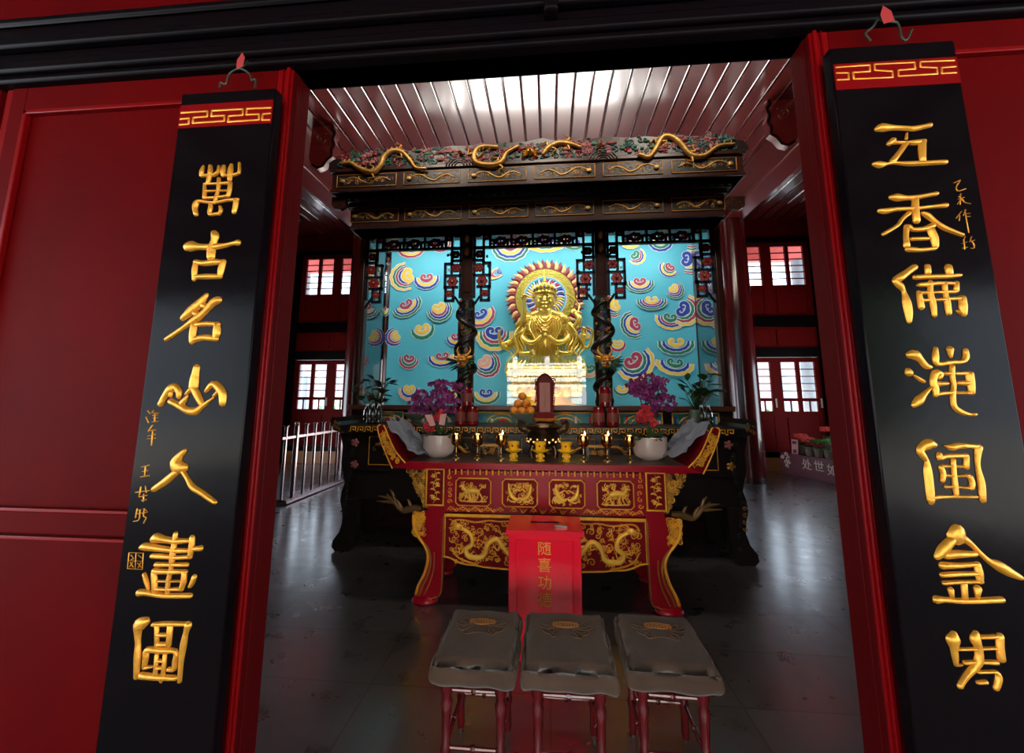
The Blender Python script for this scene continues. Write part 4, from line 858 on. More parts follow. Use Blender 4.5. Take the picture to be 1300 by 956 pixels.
b = MB(); e = W3(666, 383)+np.array([0, -.1, 0]); b.tube([e-np.array([0, 0, .12]), W3(667, 374)+np.array([0, -.1, 0])], [.022, .006], 8); b.tube([e-np.array([0, 0, .30]), e], [.03, .024], 8); b.build('held_staff', 'statue', ST); b = MB()
e2 = W3(733, 398); b.tube([e2+np.array([0, -.05, 0]), W3(735, 388), W3(727, 378), W3(714, 371)], [.008, .012, .012, .003], 6, 0, 5)
b.build('held_ribbon', 'statue', ST)
for c_, r_ in ((W3(741, 419), (.03, .02, .05)), (W3(654, 432)+np.array([0, -.08, 0]), (.035, .03, .06))): b = MB(); b.ell(c_, r_, 10); b.build('held_jewel', 'statue', ST)
b = MB(); q = random.Random(4)
lz = 1.40; b.lathe((X0, STY, lz), [(.42, 0), (.44, .04), (.36, .08), (.30, .14), (.34, .20), (.40, .24)], 30, 0, 1, .62)
for ring, (zz, rr, nn) in enumerate(((.20, .40, 15), (.27, .44, 15), (.34, .40, 15))):
    for j in range(nn):
        a = 2*PI*(j+.5*ring)/nn; b.ell((X0+rr*math.cos(a), STY+rr*.62*math.sin(a), lz+zz), (.07, .05, .07), 8, 0)
b.lathe((X0, STY, lz+.22), [(.40, 0), (.42, .12), (.38, .20), (0, .22)], 24, 0, 1, .62)
b.build('lotus_throne', ['statue'], ST)['label'] = 'golden lotus throne'
# halo behind the head
hx, hz_ = S(692, 378, 5.70); HR = abs(S(742, 378, 5.70)[0]-hx); b = MB(); f = Frame((hx, 5.70, hz_))
def disc(r0, r1, d, m, n=72):
    vs = []; fs = []
    for i in range(n):
        a = 2*PI*i/n; vs += [f(r0*math.cos(a), r0*math.sin(a), d), f(r1*math.cos(a), r1*math.sin(a), d), f(r1*math.cos(a), r1*math.sin(a), d-.02), f(r0*math.cos(a), r0*math.sin(a), d-.02)]
    for i in range(n):
        p0, p1 = i*4, ((i+1) % n)*4; fs += [(p0, p0+1, p1+1, p1), (p0+1, p0+2, p1+2, p1+1), (p0+3, p0, p1, p1+3)]
    b.add(vs, fs, m)
disc(0.001, HR*.56, .004, 4); disc(HR*.50, HR*.56, .010, 3); disc(HR*.535, HR*.57, .013, 6); disc(HR*.56, HR*.77, .014, 0); disc(HR*.76, HR*.80, .018, 1)
for i in range(52):
    a = 2*PI*i/52; c0, s0 = math.cos(a), math.sin(a); c1, s1 = math.cos(a+.055), math.sin(a+.055)
    b.stroke([(HR*.79*c0, HR*.79*s0, .055), (HR*.88*c0, HR*.88*s0, .070), (HR*.95*c1, HR*.95*s1, .04), (HR*1.02*c1, HR*1.02*s1, .012)], Frame(f.o), .020, 1 if i % 2 else 2, 2)
for i in range(40):
    a = 2*PI*i/40; k = (i//5) % 4; b.stroke([(HR*.27*math.cos(a), HR*.27*math.sin(a), .03), (HR*.38*math.cos(a+.08), HR*.38*math.sin(a+.08), .035), (HR*.49*math.cos(a), HR*.49*math.sin(a), .03)], f, .016, (4, 5, 7, 8)[k] if i % 2 else 6, 2)
for i in range(72):
    a = 2*PI*i/72; b.stroke(spiral(HR*.665*math.cos(a), HR*.665*math.sin(a), .040, 1.1, a, 1 if i % 2 else -1, .010, 8), Frame((hx, 5.687, hz_)), .008, 0, 1)
b.build('halo', ['halogold', 'maroon', 'flame', 'cyan', 'cb', 'redflower', 'lilac', 'cg', 'cy'], ST)['label'] = 'round flame-edged halo of olive, blue and red rings'

# ================================================================ ALTAR TABLES
def mir(P, xc=-.04): return [(2*xc-a, c) for a, c in P]
def foliage(b, fr, poly_u, poly_v, n, seed, m=(0,), r=(.018, .035), w=.012, h=.012):
    curlfill(b, fr, poly_u[0], poly_u[1], poly_v[0], poly_v[1], n, seed, r, w, h, m)
AY = 3.2; AD = 3.78; XA = -.04
AT = empty('carved_altar_table', (XA, 3.5, 0), 'red lacquered altar table with gilded carved dragons and upturned ends', 'altar table')
ztop = 1.02
b = MB(); b.box(-1.19, 1.11, AY-.03, AD, ztop-.045, ztop); b.box(-1.10, 1.02, AY, AD-.02, ztop-.06, ztop-.045); b.box(-1.05, .97, AY+.02, AD-.02, ztop, ztop+.0025, 1); b.build('tabletop', ['red', 'darkwood'], AT, bevel=.001)
fA = Frame((0, AY-.03, 0)); fF = Frame((0, AY, 0))
WL = [(-1.335, 1.285), (-1.315, 1.305), (-1.285, 1.30), (-1.265, 1.265), (-1.235, 1.20), (-1.18, 1.10), (-1.10, 1.018), (-1.20, .975), (-1.225, 1.02), (-1.27, 1.11), (-1.31, 1.20)]
for k, P in enumerate((WL, mir(WL))):
    b = MB(); b.prism(P, fA, -.03, .012, 0); b.prism([(a, c) for a, c in P], Frame((0, AD, 0)), -.02, .02, 0)
    mid = [((P[3][0]*.5+P[10][0]*.5), 1.24), (P[4][0]*.5+P[10][0]*.5, 1.18), (P[5][0]*.5+P[9][0]*.5, 1.11), (P[6][0]*.45+P[8][0]*.55, 1.045)]
    fe = Frame((0, AY-.042, 0)); q = random.Random(k)
    for (u, v) in catmull(mid, 4):
        for _ in range(3): b.stroke(spiral(u+q.uniform(-.02, .02), v+q.uniform(-.015, .015), .020, 1.1, q.uniform(0, 6), q.choice((-1, 1)), .009, 8), fe, .010, 1, 1)
    b.stroke([(*p, .012) for p in P[2:7]], fe, .008, 1, 2); b.stroke([(*P[i], .012) for i in (7, 8, 9, 10, 0, 1)], fe, .008, 1, 2)
    # curved back plate of the wing running the depth of the table
    sg = -1 if k == 0 else 1; cur = [(P[3][0], P[3][1]), (P[4][0], P[4][1]), (P[5][0], P[5][1]), (P[6][0], P[6][1])]; vs = []
    for a, c in cur: vs += [(a, AY-.02, c), (a, AD, c), (a+sg*.02, AD, c-.015), (a+sg*.02, AY-.02, c-.015)]
    b.add(vs, [(i*4+j, i*4+(j+1) % 4, i*4+4+(j+1) % 4, i*4+4+j) for i in range(3) for j in range(4)]+[(0, 1, 2, 3), (12, 13, 14, 15)], 0)
    b.build('upturned_end', ['redcarve', 'altargold'], AT)
# front frieze: dentils, four picture panels, scrollwork
x0, x1 = -.79, .71
b = MB(); b.box(x0, x1, AY, AY+.03, .655, .975); b.build('frieze', 'red', AT, smooth=False)
b = MB()
n = 31
for k in range(n):
    u = x0+.03+(x1-x0-.06)*k/(n-1); b.stroke([(u, .935, .014), (u, .968, .014)], fF, .010, 0, 1)
    if k < n-1: b.ell(fF(u+(x1-x0-.06)/(n-1)/2, .952, .003), (.004, .004, .004), 6)
b.build('dentil_row', 'altargold', AT)
def creature(b, fr, cx, cz, w, h, kind, sg):
    def T(*p): return [(cx+sg*w*a, cz+h*c, w*d) for a, c, d in p]
    if kind == 'beast':
        b.stroke(T((-.25, .02, .17), (-.05, .06, .20), (.15, .02, .17)), fr, .022, 0, 3)
        b.stroke(T((-.24, .06, .11), (-.33, .18, .10), (-.36, .27, .09)), fr, .024, 0, 3)
        b.stroke(T((-.34, .28, .12), (-.44, .22, .07)), fr, .026, 0, 1); b.stroke(T((-.33, .33, .05), (-.28, .42, .03)), fr, .02, 0, 1)
        for (a, c, d, e) in ((-.22, -.08, -.30, -.36), (-.14, -.06, -.12, -.34), (.14, -.06, .10, -.32), (.19, -.04, .30, -.34)): b.stroke(T((a, c, .07), ((a+d)/2+.03, (c+e)/2, .05), (d, e, .045), (d-.05, e-.02, .05)), fr, .018, 0, 2)
        b.stroke(T((.20, .08, .05), (.30, .22, .05), (.38, .18, .045), (.40, .32, .03)), fr, .016, 0, 3)
        b.stroke(T((-.42, -.36, .05), (0, -.40, .04), (.42, -.37, .05)), fr, .012, 0, 2)
    else:
        for k in (-1, 1):
            b.stroke(T((k*.36, .36, .06), (k*.34, .10, .11), (k*.26, -.14, .15), (k*.10, -.26, .10), (k*.02, -.20, .06)), fr, .022, 0, 3)
            b.stroke(T((k*.34, .30, .06), (k*.20, .34, .05), (k*.12, .24, .05)), fr, .018, 0, 2); b.stroke(T((k*.26, .0, .06), (k*.38, -.16, .05), (k*.40, -.32, .05)), fr, .018, 0, 2)
            b.stroke(T((k*.20, .04, .06), (k*.08, .14, .05), (0, .08, .05)), fr, .018, 0, 2); b.stroke(T((k*.10, -.30, .05), (k*.26, -.36, .05), (k*.36, -.26, .04)), fr, .016, 0, 2)
        b.ell(fr(cx, cz+h*.36, .008), (w*.07, .02, h*.08), 8, 0)
for i, (pa, pb) in enumerate(((579, 623), (638, 682), (697.5, 742), (758, 804))):
    a = S(pa, 620, AY)[0]; c = S(pb, 620, AY)[0]; z0, z1 = .705, .905; b = MB(); f = Frame((0, AY-.004, 0))
    b.box(a, c, AY-.005, AY+.002, z0, z1, 1)
    R = .022; fr_ = [(a+R, z0), (c-R, z0), (c, z0+R), (c, z1-R), (c-R, z1), (a+R, z1), (a, z1-R), (a, z0+R), (a+R, z0)]
    b.stroke([(*p, .011) for p in fr_], f, .010, 2, 1)
    creature(b, f, (a+c)/2, (z0+z1)/2, c-a-.03, z1-z0-.02, 'beast' if i in (0, 3) else 'twin', 1 if i == 0 else -1)
    curlfill(b, f, a+.015, c-.015, z0+.015, z1-.015, 42, i+50, (.010, .022), .008, .008, (0, 0, 2))
    b.build('picture_panel', ['altargoldhi', 'redcarve', 'altargold'], AT)
def wave(x0, x1, z, sg, n): 
    for k in range(n):
        u = x0+(x1-x0)*(k+.5)/n; b.stroke(spiral(u, z+.004*(-1)**k, .018, 1.1, PI*(k % 2), sg*(1 if k % 2 else -1), .008, 9), fF, .008, 0, 1)
        b.stroke([(u-.025, z-.012*(-1)**k, .005), (u, z+.016*(-1)**k, .008), (u+.028, z-.010*(-1)**k, .005)], fF, .007, 0, 2)
for w_args in ((x0+.02, -.34, .680, 1, 9), (.26, x1-.02, .680, -1, 9), (-.30, .22, .680, 1, 7)): b = MB(); wave(*w_args); b.build('scroll_border', 'altargold', AT)
for sg, e in ((1, x0+.035), (-1, x1-.035)):
    b = MB()
    for k in range(5): b.stroke(spiral(e, .73+.045*k, .02, 1.1, k*2, sg*(-1)**k, .009, 9), fF, .008, 0, 1)
    b.build('scroll_border', 'altargold', AT)
b = MB(); b.box(x0, x1, AY-.014, AY+.01, .622, .645); b.build('gilded_moulding', 'altargold', AT, bevel=.004)
# apron with dragons, wavy lower edge
AP = [(x0, .62), (x0, .335), (-.735, .325), (-.68, .30), (-.62, .285), (-.56, .283), (-.48, .272), (-.30, .262), (XA, .256), (.22, .262), (.40, .272), (.48, .283), (.54, .285), (.60, .30), (.655, .325), (x1, .335), (x1, .62)]
b = MB(); b.prism(AP, fF, -.03, 0, 0); b.stroke([(*p, .014) for p in AP[1:-1]], fF, .012, 1, 2); b.stroke([(x0+.006, .62, .010), (x0+.006, .34, .010)], fF, .008, 1, 1); b.stroke([(x1-.006, .62, .010), (x1-.006, .34, .010)], fF, .008, 1, 1)
for sg in (1, -1):
    def X_(u): return (x0+u) if sg > 0 else (x1-u)
    pts = [(X_(u), v) for u, v in ((.13, .545), (.20, .50), (.215, .43), (.17, .39), (.20, .34), (.30, .345), (.335, .43), (.40, .47), (.46, .40), (.52, .36), (.60, .42), (.66, .50))]
    dragon(b, fF, pts, .040, .024, 2, (X_(.11), .555, .070), True, 5)
    b.stroke([(X_(u), v, w_) for u, v, w_ in ((.05, .56, .012), (.08, .595, .014), (.14, .60, .012), (.24, .585, .014), (.34, .60, .012), (.42, .595, .010), (.5, .60, .010))], fF, .012, 1, 3)
    b.stroke([(X_(u), v, w_) for u, v, w_ in ((.06, .40, .012), (.10, .34, .012), (.18, .305, .014), (.26, .29, .010))], fF, .012, 1, 3)
    for (u, v, r_) in ((.06, .52, .03), (.07, .46, .03), (.12, .40, .035), (.27, .52, .035), (.33, .55, .028), (.40, .54, .032), (.46, .50, .03), (.27, .44, .03), (.25, .30, .02), (.40, .33, .032), (.48, .31, .028), (.56, .33, .03), (.62, .35, .03), (.54, .52, .035), (.62, .57, .03), (.70, .4, .04), (.70, .55, .03)):
        b.stroke(spiral(X_(u), v, r_, 1.3, u*40, 1 if int(u*100) % 2 else -1, .010, 10), fF, .012, 1, 1)
    curlfill(b, fF, min(X_(.04), X_(.70)), max(X_(.04), X_(.70)), .29, .60, 120, 5+sg, (.010, .024), .008, .010, (1, 2, 1))
b.build('dragon_apron', ['redcarve', 'altargold', 'altargoldhi'], AT)
# corner panels, spandrels, legs: front pair and rear pair
LEG = [(-.92, .72), (-.92, .66), (-1.0, .655), (-1.045, .60), (-1.035, .53), (-1.00, .475), (-.955, .42), (-.925, .37), (-.92, .30), (-.945, .21), (-.985, .13), (-1.005, .085), (-1.0, .03), (-.96, .022), (-.875, .03), (-.80, .08), (-.79, .34), (-.79, .72)]
SP = [(-1.115, .972), (-.93, .972), (-.93, .665), (-.955, .70), (-.985, .76), (-1.03, .84), (-1.09, .92)]
for side in (0, 1):
    mm = (lambda P: P) if side == 0 else mir
    for Y, nm in ((AY, 'f'), (AD-.06, 'r')):
        fL = Frame((0, Y, 0)); b = MB(); b.prism(mm(LEG), fL, -.055, .006, 0)
        a_, c_ = (S(530, 765, AY)[0]+.02, 0)
        fx_ = mm([(-.93, 0)])[0][0]; b.lathe((fx_, Y+.025, 0), [(.085, 0), (.10, .012), (.095, .03), (.07, .045)], 18, 0, 1, .6)
        if nm == 'f':
            ft = Frame((0, Y-.006, 0))
            b.stroke([(*p, .022) for p in mm([(-1.03, .60), (-1.02, .53), (-.985, .47), (-.94, .415), (-.912, .36), (-.908, .30), (-.93, .21), (-.97, .13), (-.99, .07)])], ft, .018, 2, 3)
            b.stroke([(*p, .016) for p in mm([(-.955, .44), (-.905, .38), (-.885, .30), (-.905, .20), (-.945, .12), (-.965, .06)])], ft, .016, 1, 3)
            b.stroke([(*p, .010) for p in mm([(-.86, .36), (-.86, .26), (-.885, .16), (-.93, .06)])], ft, .010, 1, 3)
            b.stroke([(*p, .009) for p in mm([(-.796, .62), (-.796, .35), (-.80, .09), (-.84, .05), (-.90, .035)])], ft, .008, 1, 2)
            q = random.Random(8+side)
            for _ in range(64):
                u, v = q.uniform(-1.03, -.945), q.uniform(.48, .645); u = mm([(u, 0)])[0][0]
                b.stroke(spiral(u, v, .018, 1.2, q.uniform(0, 6), q.choice((-1, 1)), .009, 8), ft, .014, 2, 1)
            for k in range(5): u = mm([(-.805-.004*0, 0)])[0][0]; b.ell(ft(u-(0 if side else 0)-(.006 if side == 0 else -.006), .60-.02*k, .003), .004, 6, 1)
        b.build('leg', ['red', 'golddim', 'altargold'], AT)
    # spandrel
    P = mm(SP); b = MB(); b.prism(P, fF, -.03, -.008, 0); q = random.Random(side)
    for _ in range(130):
        v = q.uniform(.70, .96); lim = -1.11+(.972-v)*.62; u = q.uniform(lim, -.94); u = mm([(u, 0)])[0][0]
        b.stroke(spiral(u, v, q.uniform(.012, .024), 1.1, q.uniform(0, 6), q.choice((-1, 1)), .011, 8), Frame((0, AY+.006, 0)), .018, q.choice((1, 1, 2)), 1)
    b.build('carved_spandrel', ['darkwood', 'golddim', 'altargold'], AT)
    # framed flower panel over the leg
    a, c = sorted((mm([(-.945, 0)])[0][0], mm([(-.79, 0)])[0][0])); b = MB(); b.box(a, c, AY-.012, AY+.03, .70, .975, 0); f = Frame((0, AY-.012, 0))
    for s_ in (((a+.008, .704), (c-.008, .704)), ((a+.008, .97), (c-.008, .97)), ((a+.010, .704), (a+.010, .97)), ((c-.010, .704), (c-.010, .97))): b.stroke([(*s_[0], .014), (*s_[1], .014)], f, .008, 1, 1)
    m_ = (a+c)/2; b.stroke([(m_-.01, .72, .005), (m_+.015, .78, .007), (m_-.015, .85, .006), (m_+.012, .91, .006), (m_-.005, .955, .004)], f, .007, 1, 3)
    for k in range(9):
        v = .74+.024*k; s_ = (-1)**k; b.stroke([(m_, v, .006), (m_+s_*.022, v+.012, .016), (m_+s_*.038, v+.005, .004)], f, .008, 2, 2)
    for (u, v) in ((-.012, .76), (.018, .86), (-.014, .92)):
        for k in range(6): aa = k*PI/3; b.stroke([(m_+u, v, .010), (m_+u+.016*math.cos(aa), v+.016*math.sin(aa), .010)], f, .009, 2, 1)
    b.build('flower_panel', ['redcarve', 'altargold', 'altargoldhi'], AT)
    # gilded branch carving flung out behind the knee
    pts = mm([(-.98, .66), (-1.07, .66), (-1.14, .645), (-1.20, .70), (-1.27, .76)]); b = MB()
    b.tube([(p[0], AY+.05, p[1]) for p in pts], [.03, .028, .022, .018, .006], 8, 0, 4)
    for (i, du, dv) in ((2, -.05, .09), (3, -.10, .01), (3, -.03, .10), (1, -.02, .07), (3, -.09, .05)):
        p = pts[i]; sg = 1 if side == 0 else -1; b.tube([(p[0], AY+.05, p[1]), (p[0]+sg*du*.6, AY+.04, p[1]+dv*.7), (p[0]+sg*du*1.5, AY+.04, p[1]+dv)], [.014, .012, .003], 6, 0, 3)
    b.build('carved_branch', 'branch', AT)
for xx in (-.79, .71-.03):
    b = MB(); b.box(xx, xx+.03, AY+.06, AD-.06, .62, .975); b.build('side_rail', 'red', AT)
b = MB(); b.box(-.93, .85, AD-.05, AD-.02, .66, .975); b.build('rear_apron', 'red', AT)

# ---- black altar table behind
DY = 4.15; DD = 4.86; DX0, DX1 = -2.05, 1.80; XD = (DX0+DX1)/2
DT = empty('black_altar_table', (XD, 4.5, 0), 'long black carved altar table with a gilded key-pattern edge behind the red one', 'altar table')
b = MB(); b.box(DX0-.10, DX1+.08, DY-.02, DD, 1.165, 1.235); b.build('tabletop', 'ebony', DT, bevel=.008)
b = MB(); f = Frame((0, DY-.022, 0)); u = DX0+.02
while u < DX1-.06:
    z0, z1 = 1.176, 1.222; w_ = .0095
    for s_ in (((u, z0), (u, z1)), ((u, z1), (u+.052, z1)), ((u+.052, z1), (u+.052, z0+.012)), ((u+.052, z0+.014), (u+.024, z0+.014)), ((u+.024, z0+.014), (u+.024, z1-.018)), ((u, z0), (u-.020, z0))): b.stroke([(*s_[0], w_), (*s_[1], w_)], f, .006, 0, 1)
    u += .078
b.build('key_pattern_edge', 'altargold', DT)
for sg, e in ((-1, DX0-.10), (1, DX1+.08)):
    P = [(e, 1.165), (e+sg*.06, 1.19), (e+sg*.10, 1.26), (e+sg*.09, 1.31), (e+sg*.05, 1.32), (e+sg*.05, 1.27), (e+sg*.02, 1.235), (e-sg*.03, 1.235), (e-sg*.03, 1.165)]
    b = MB(); b.prism(P, Frame((0, DY-.02, 0)), -(DD-DY), 0, 0); b.prism([(a, c) for a, c in P], Frame((0, DY-.025, 0)), 0, .006, 0)
    curlfill(b, Frame((0, DY-.03, 0)), min(e-sg*.02, e+sg*.09), max(e-sg*.02, e+sg*.09), 1.18, 1.30, 9, 4, (.015, .022), .008, .008, (1,))
    b.build('upturned_end', ['ebony', 'golddim'], DT)
b = MB(); b.box(DX0, DX1, DY+.02, DY+.05, .78, 1.165); b.box(DX0, DX1, DY+.03, DY+.05, .50, .78); b.build('front_panel', 'ebony', DT, bevel=.004)
for (a, c) in ((-1.84, -1.20), (-1.10, -.36), (-.26, .46), (.56, 1.10), (1.18, 1.62)):
    b = MB(); f = Frame((0, DY+.018, 0)); z0, z1 = .84, 1.12
    for s_ in (((a, z0), (c, z0)), ((a, z1), (c, z1)), ((a, z0), (a, z1)), ((c, z0), (c, z1))): b.stroke([(*s_[0], .007), (*s_[1], .007)], f, .005, 1, 1)
    w_ = c-a; dragon(b, f, [(a+w_*t, .98+.07*math.sin(t*9)) for t in (.12, .25, .38, .5, .62, .75, .88)], .045, .02, 0, None, True, 2)
    curlfill(b, f, a+.03, c-.03, z0+.03, z1-.03, 14, int(a*10), (.018, .03), .008, .01)
    b.build('dragon_panel', ['golddim', 'altargold'], DT)
for (u, v, mt) in ((-1.985, 1.06, 'pinkc'), (-1.98, .84, 'pinkc'), (1.73, .88, 'golddim'), (1.72, 1.08, 'pinkc')):
    b = MB(); f = Frame((0, DY+.0, 0))
    for k in range(5): aa = k*2*PI/5; b.stroke([(u, v, .03), (u+.03*math.cos(aa), v+.03*math.sin(aa), .035)], f, .012, 0, 1)
    b.build('carved_flower', mt, DT)
BLEG = [(0, .50), (0, 1.16), (-.10, 1.16), (-.06, 1.0), (-.07, .86), (-.04, .74), (-.02, .66), (-.045, .58), (-.055, .48), (-.03, .38), (-.02, .28), (-.05, .18), (-.11, .10), (-.12, .04), (-.08, 0), (.06, 0), (.10, .06), (.12, .2), (.13, .5)]
for sg, e in ((1, DX0), (-1, DX1)):
    for Y in (DY, DD-.1):
        b = MB(); b.prism([(e+sg*a, c) for a, c in BLEG], Frame((0, Y, 0)), -.10, 0, 0)
        if Y == DY:
            f = Frame((0, Y, 0)); q = random.Random(3)
            for k in range(26): v = q.uniform(.12, 1.1); b.stroke(spiral(e+sg*(.02+.03*math.sin(v*9)), v, .025, 1.2, q.uniform(0, 6), 1, .012, 8), f, .014, 0, 1)
            if sg < 0:
                for k in range(4): b.stroke(spiral(e+.02, .50-.06*k, .022, 1.2, k, 1, .010, 8), Frame((0, Y-.004, 0)), .014, 1, 1)
        b.build('leg', ['ebony', 'golddim'], DT)

# ================================================================ OFFERINGS
def lab(o, l, c, g=None): return tag(o, l, c, g)
ZF = ztop+.0025; ZD = 1.235
# brass goblets with a wick lamp
def goblet(loc, lit, label):
    root = empty('brass_goblet_lamp', loc, label, 'oil lamp', 'brass goblet lamps on the altar table')
    x, y, z = loc; b = MB()
    b.lathe((x, y, z), [(.036, 0), (.036, .006), (.014, .014), (.006, .03), (.008, .045), (.013, .052), (.006, .06), (.006, .095), (.014, .105), (.036, .118), (.046, .135), (.048, .17), (.046, .195), (.050, .200), (.047, .203), (.040, .195)], 24)
    b.build('cup', 'brass', root)
    b = MB(); b.lathe((x, y, z+.188), [(.043, 0), (.043, .004), (0, .005)], 16); b.build('wax', 'amber', root)
    if lit:
        b = MB(); b.lathe((x+.012, y, z+.197), [(.0, 0), (.006, .008), (.0055, .020), (.0, .040)], 10); b.build('flame', 'flamelit', root)
    return root
GY = 3.36
for px, lit, l in ((579, 0, 'unlit brass goblet lamp, the one against the left white flower bowl'), (606, 0, 'unlit brass goblet lamp, second from the left white bowl'), (636, 1, 'lit brass goblet lamp beside the left yellow cup'),
                   (741, 1, 'lit brass goblet lamp just right of the yellow cups'), (771, 1, 'lit brass goblet lamp in the middle of the right three'), (800, 0, 'unlit brass goblet lamp against the right white flower bowl')):
    goblet((S(px, 580, GY)[0], GY, ZF), lit, l)
def cup(loc, label):
    root = empty('yellow_offering_cup', loc, label, 'cup', 'yellow porcelain cups on the altar table'); x, y, z = loc
    b = MB(); b.lathe((x, y, z), [(.036, 0), (.036, .008), (.026, .014), (.026, .055), (.030, .062)], 20, 0)
    for k in range(6): a = k*PI/3; b.ell((x+.027*math.cos(a), y+.027*math.sin(a), z+.035), (.009, .009, .014), 6, 1)
    b.build('pedestal', ['yellow', 'gold'], root)
    b = MB(); b.lathe((x, y, z+.062), [(.028, 0), (.060, .012), (.070, .024), (.066, .026), (.03, .010)], 24); b.build('saucer', 'yellow', root)
    b = MB(); b.lathe((x, y, z+.070), [(.026, 0), (.036, .015), (.044, .05), (.049, .078), (.046, .078), (.038, .04), (0, .03)], 24, 0)
    for k in range(6): a = k*PI/3+.4; b.ell((x+.040*math.cos(a), y+.040*math.sin(a), z+.118), (.010, .010, .010), 8, 1)
    b.build('cup_bowl', ['yellow', 'blossomred'], root)
for px, l in ((652, 'yellow porcelain stem cup left of the bronze censer'), (686, 'yellow porcelain stem cup in front of the bronze censer'), (719, 'yellow porcelain stem cup right of the bronze censer')):
    cup((S(px, 580, 3.34)[0], 3.34, ZF), l)
# bronze censer
x, y, z = S(690, 570, 3.58)[0], 3.58, ZF
root = empty('bronze_censer', (x, y, z), 'dark bronze incense censer with a flared rim at the centre of the altar table', 'censer')
for k in range(3): b = MB(); a = PI/2+k*2*PI/3; b.tube([(x+.10*math.cos(a), y+.10*math.sin(a), z+.10), (x+.12*math.cos(a), y+.12*math.sin(a), z+.05), (x+.11*math.cos(a), y+.11*math.sin(a), z)], [.03, .022, .026], 10, 0, 3); b.build('foot', 'darkbronze', root)
b = MB(); b.lathe((x, y, z+.07), [(.05, 0), (.12, .03), (.145, .08), (.13, .13), (.115, .15), (.155, .175), (.165, .185), (.165, .20), (.15, .20), (.12, .17), (0, .17)], 32, 0)
for k in range(26): a = k*2*PI/26; b.ell((x+.138*math.cos(a), y+.138*math.sin(a), z+.15-.02*(k % 2)), (.014, .014, .018), 6, 1)
b.build('bowl', ['darkbronze', 'brass'], root)
for sg in (-1, 1): b = MB(); b.tube([(x+sg*.13, y, z+.20), (x+sg*.20, y, z+.23), (x+sg*.20, y, z+.30), (x+sg*.155, y, z+.27)], .014, 8, 0, 4); b.build('handle', 'darkbronze', root)
# low carved stands with books of sutras behind the goblets
for px, l in ((622, 'low dark carved stand behind the left goblet lamps'), (758, 'low dark carved stand behind the right goblet lamps')):
    x = S(px, 570, 3.62)[0]; b = MB(); z = ZF
    b.box(x-.10, x+.10, 3.56, 3.70, z+.085, z+.10, 0); b.box(x-.10, x+.10, 3.555, 3.56, z+.083, z+.103, 1)
    for u in (-.085, .085):
        for v in (3.58, 3.68): b.box(x+u-.01, x+u+.01, v-.01, v+.01, z, z+.085, 0)
    curlfill(b, Frame((x, 3.565, z)), -.08, .08, .01, .08, 12, px, (.014, .024), .009, .01, (1,))
    lab(b.build('carved_stand', ['darkwood', 'golddim']), l, 'stand', 'low carved stands on the altar')
# orchid arrangements in white bowls
def petal_flower(b, c, r, q, m, n=5):
    c = np.array(c); d = _n([q.uniform(-.7, .7), -1, q.uniform(-.5, .8)]); e = _n(np.cross(d, [0, 0, 1])); g = np.cross(e, d)
    for k in range(n):
        a = 2*PI*k/n+q.random(); v = e*math.cos(a)+g*math.sin(a); w_ = _n(np.cross(v, d)); t = d*r*.15
        b.add([c, c+v*r*.5+w_*r*.42+t, c+v*r+t*.4, c+v*r*.5-w_*r*.42+t], [(0, 1, 2, 3)], m)
def leafblade(b, c, d, L, w, m, droop=.3):
    c = np.array(c); d = _n(d); s = _n(np.cross(d, [0, 0, 1.])+np.array([1e-4, 0, 0])); vs = []
    for i in range(6):
        t = i/5; p = c+d*L*t+np.array([0, 0, -droop*L*t*t]); ww = w*math.sin(PI*(.08+.9*t)); vs += [p-s*ww, p+np.array([0, 0, -.3*ww]), p+s*ww]
    b.add(vs, [(i*3+j, i*3+j+1, i*3+3+j+1, i*3+3+j) for i in range(5) for j in range(2)], m)
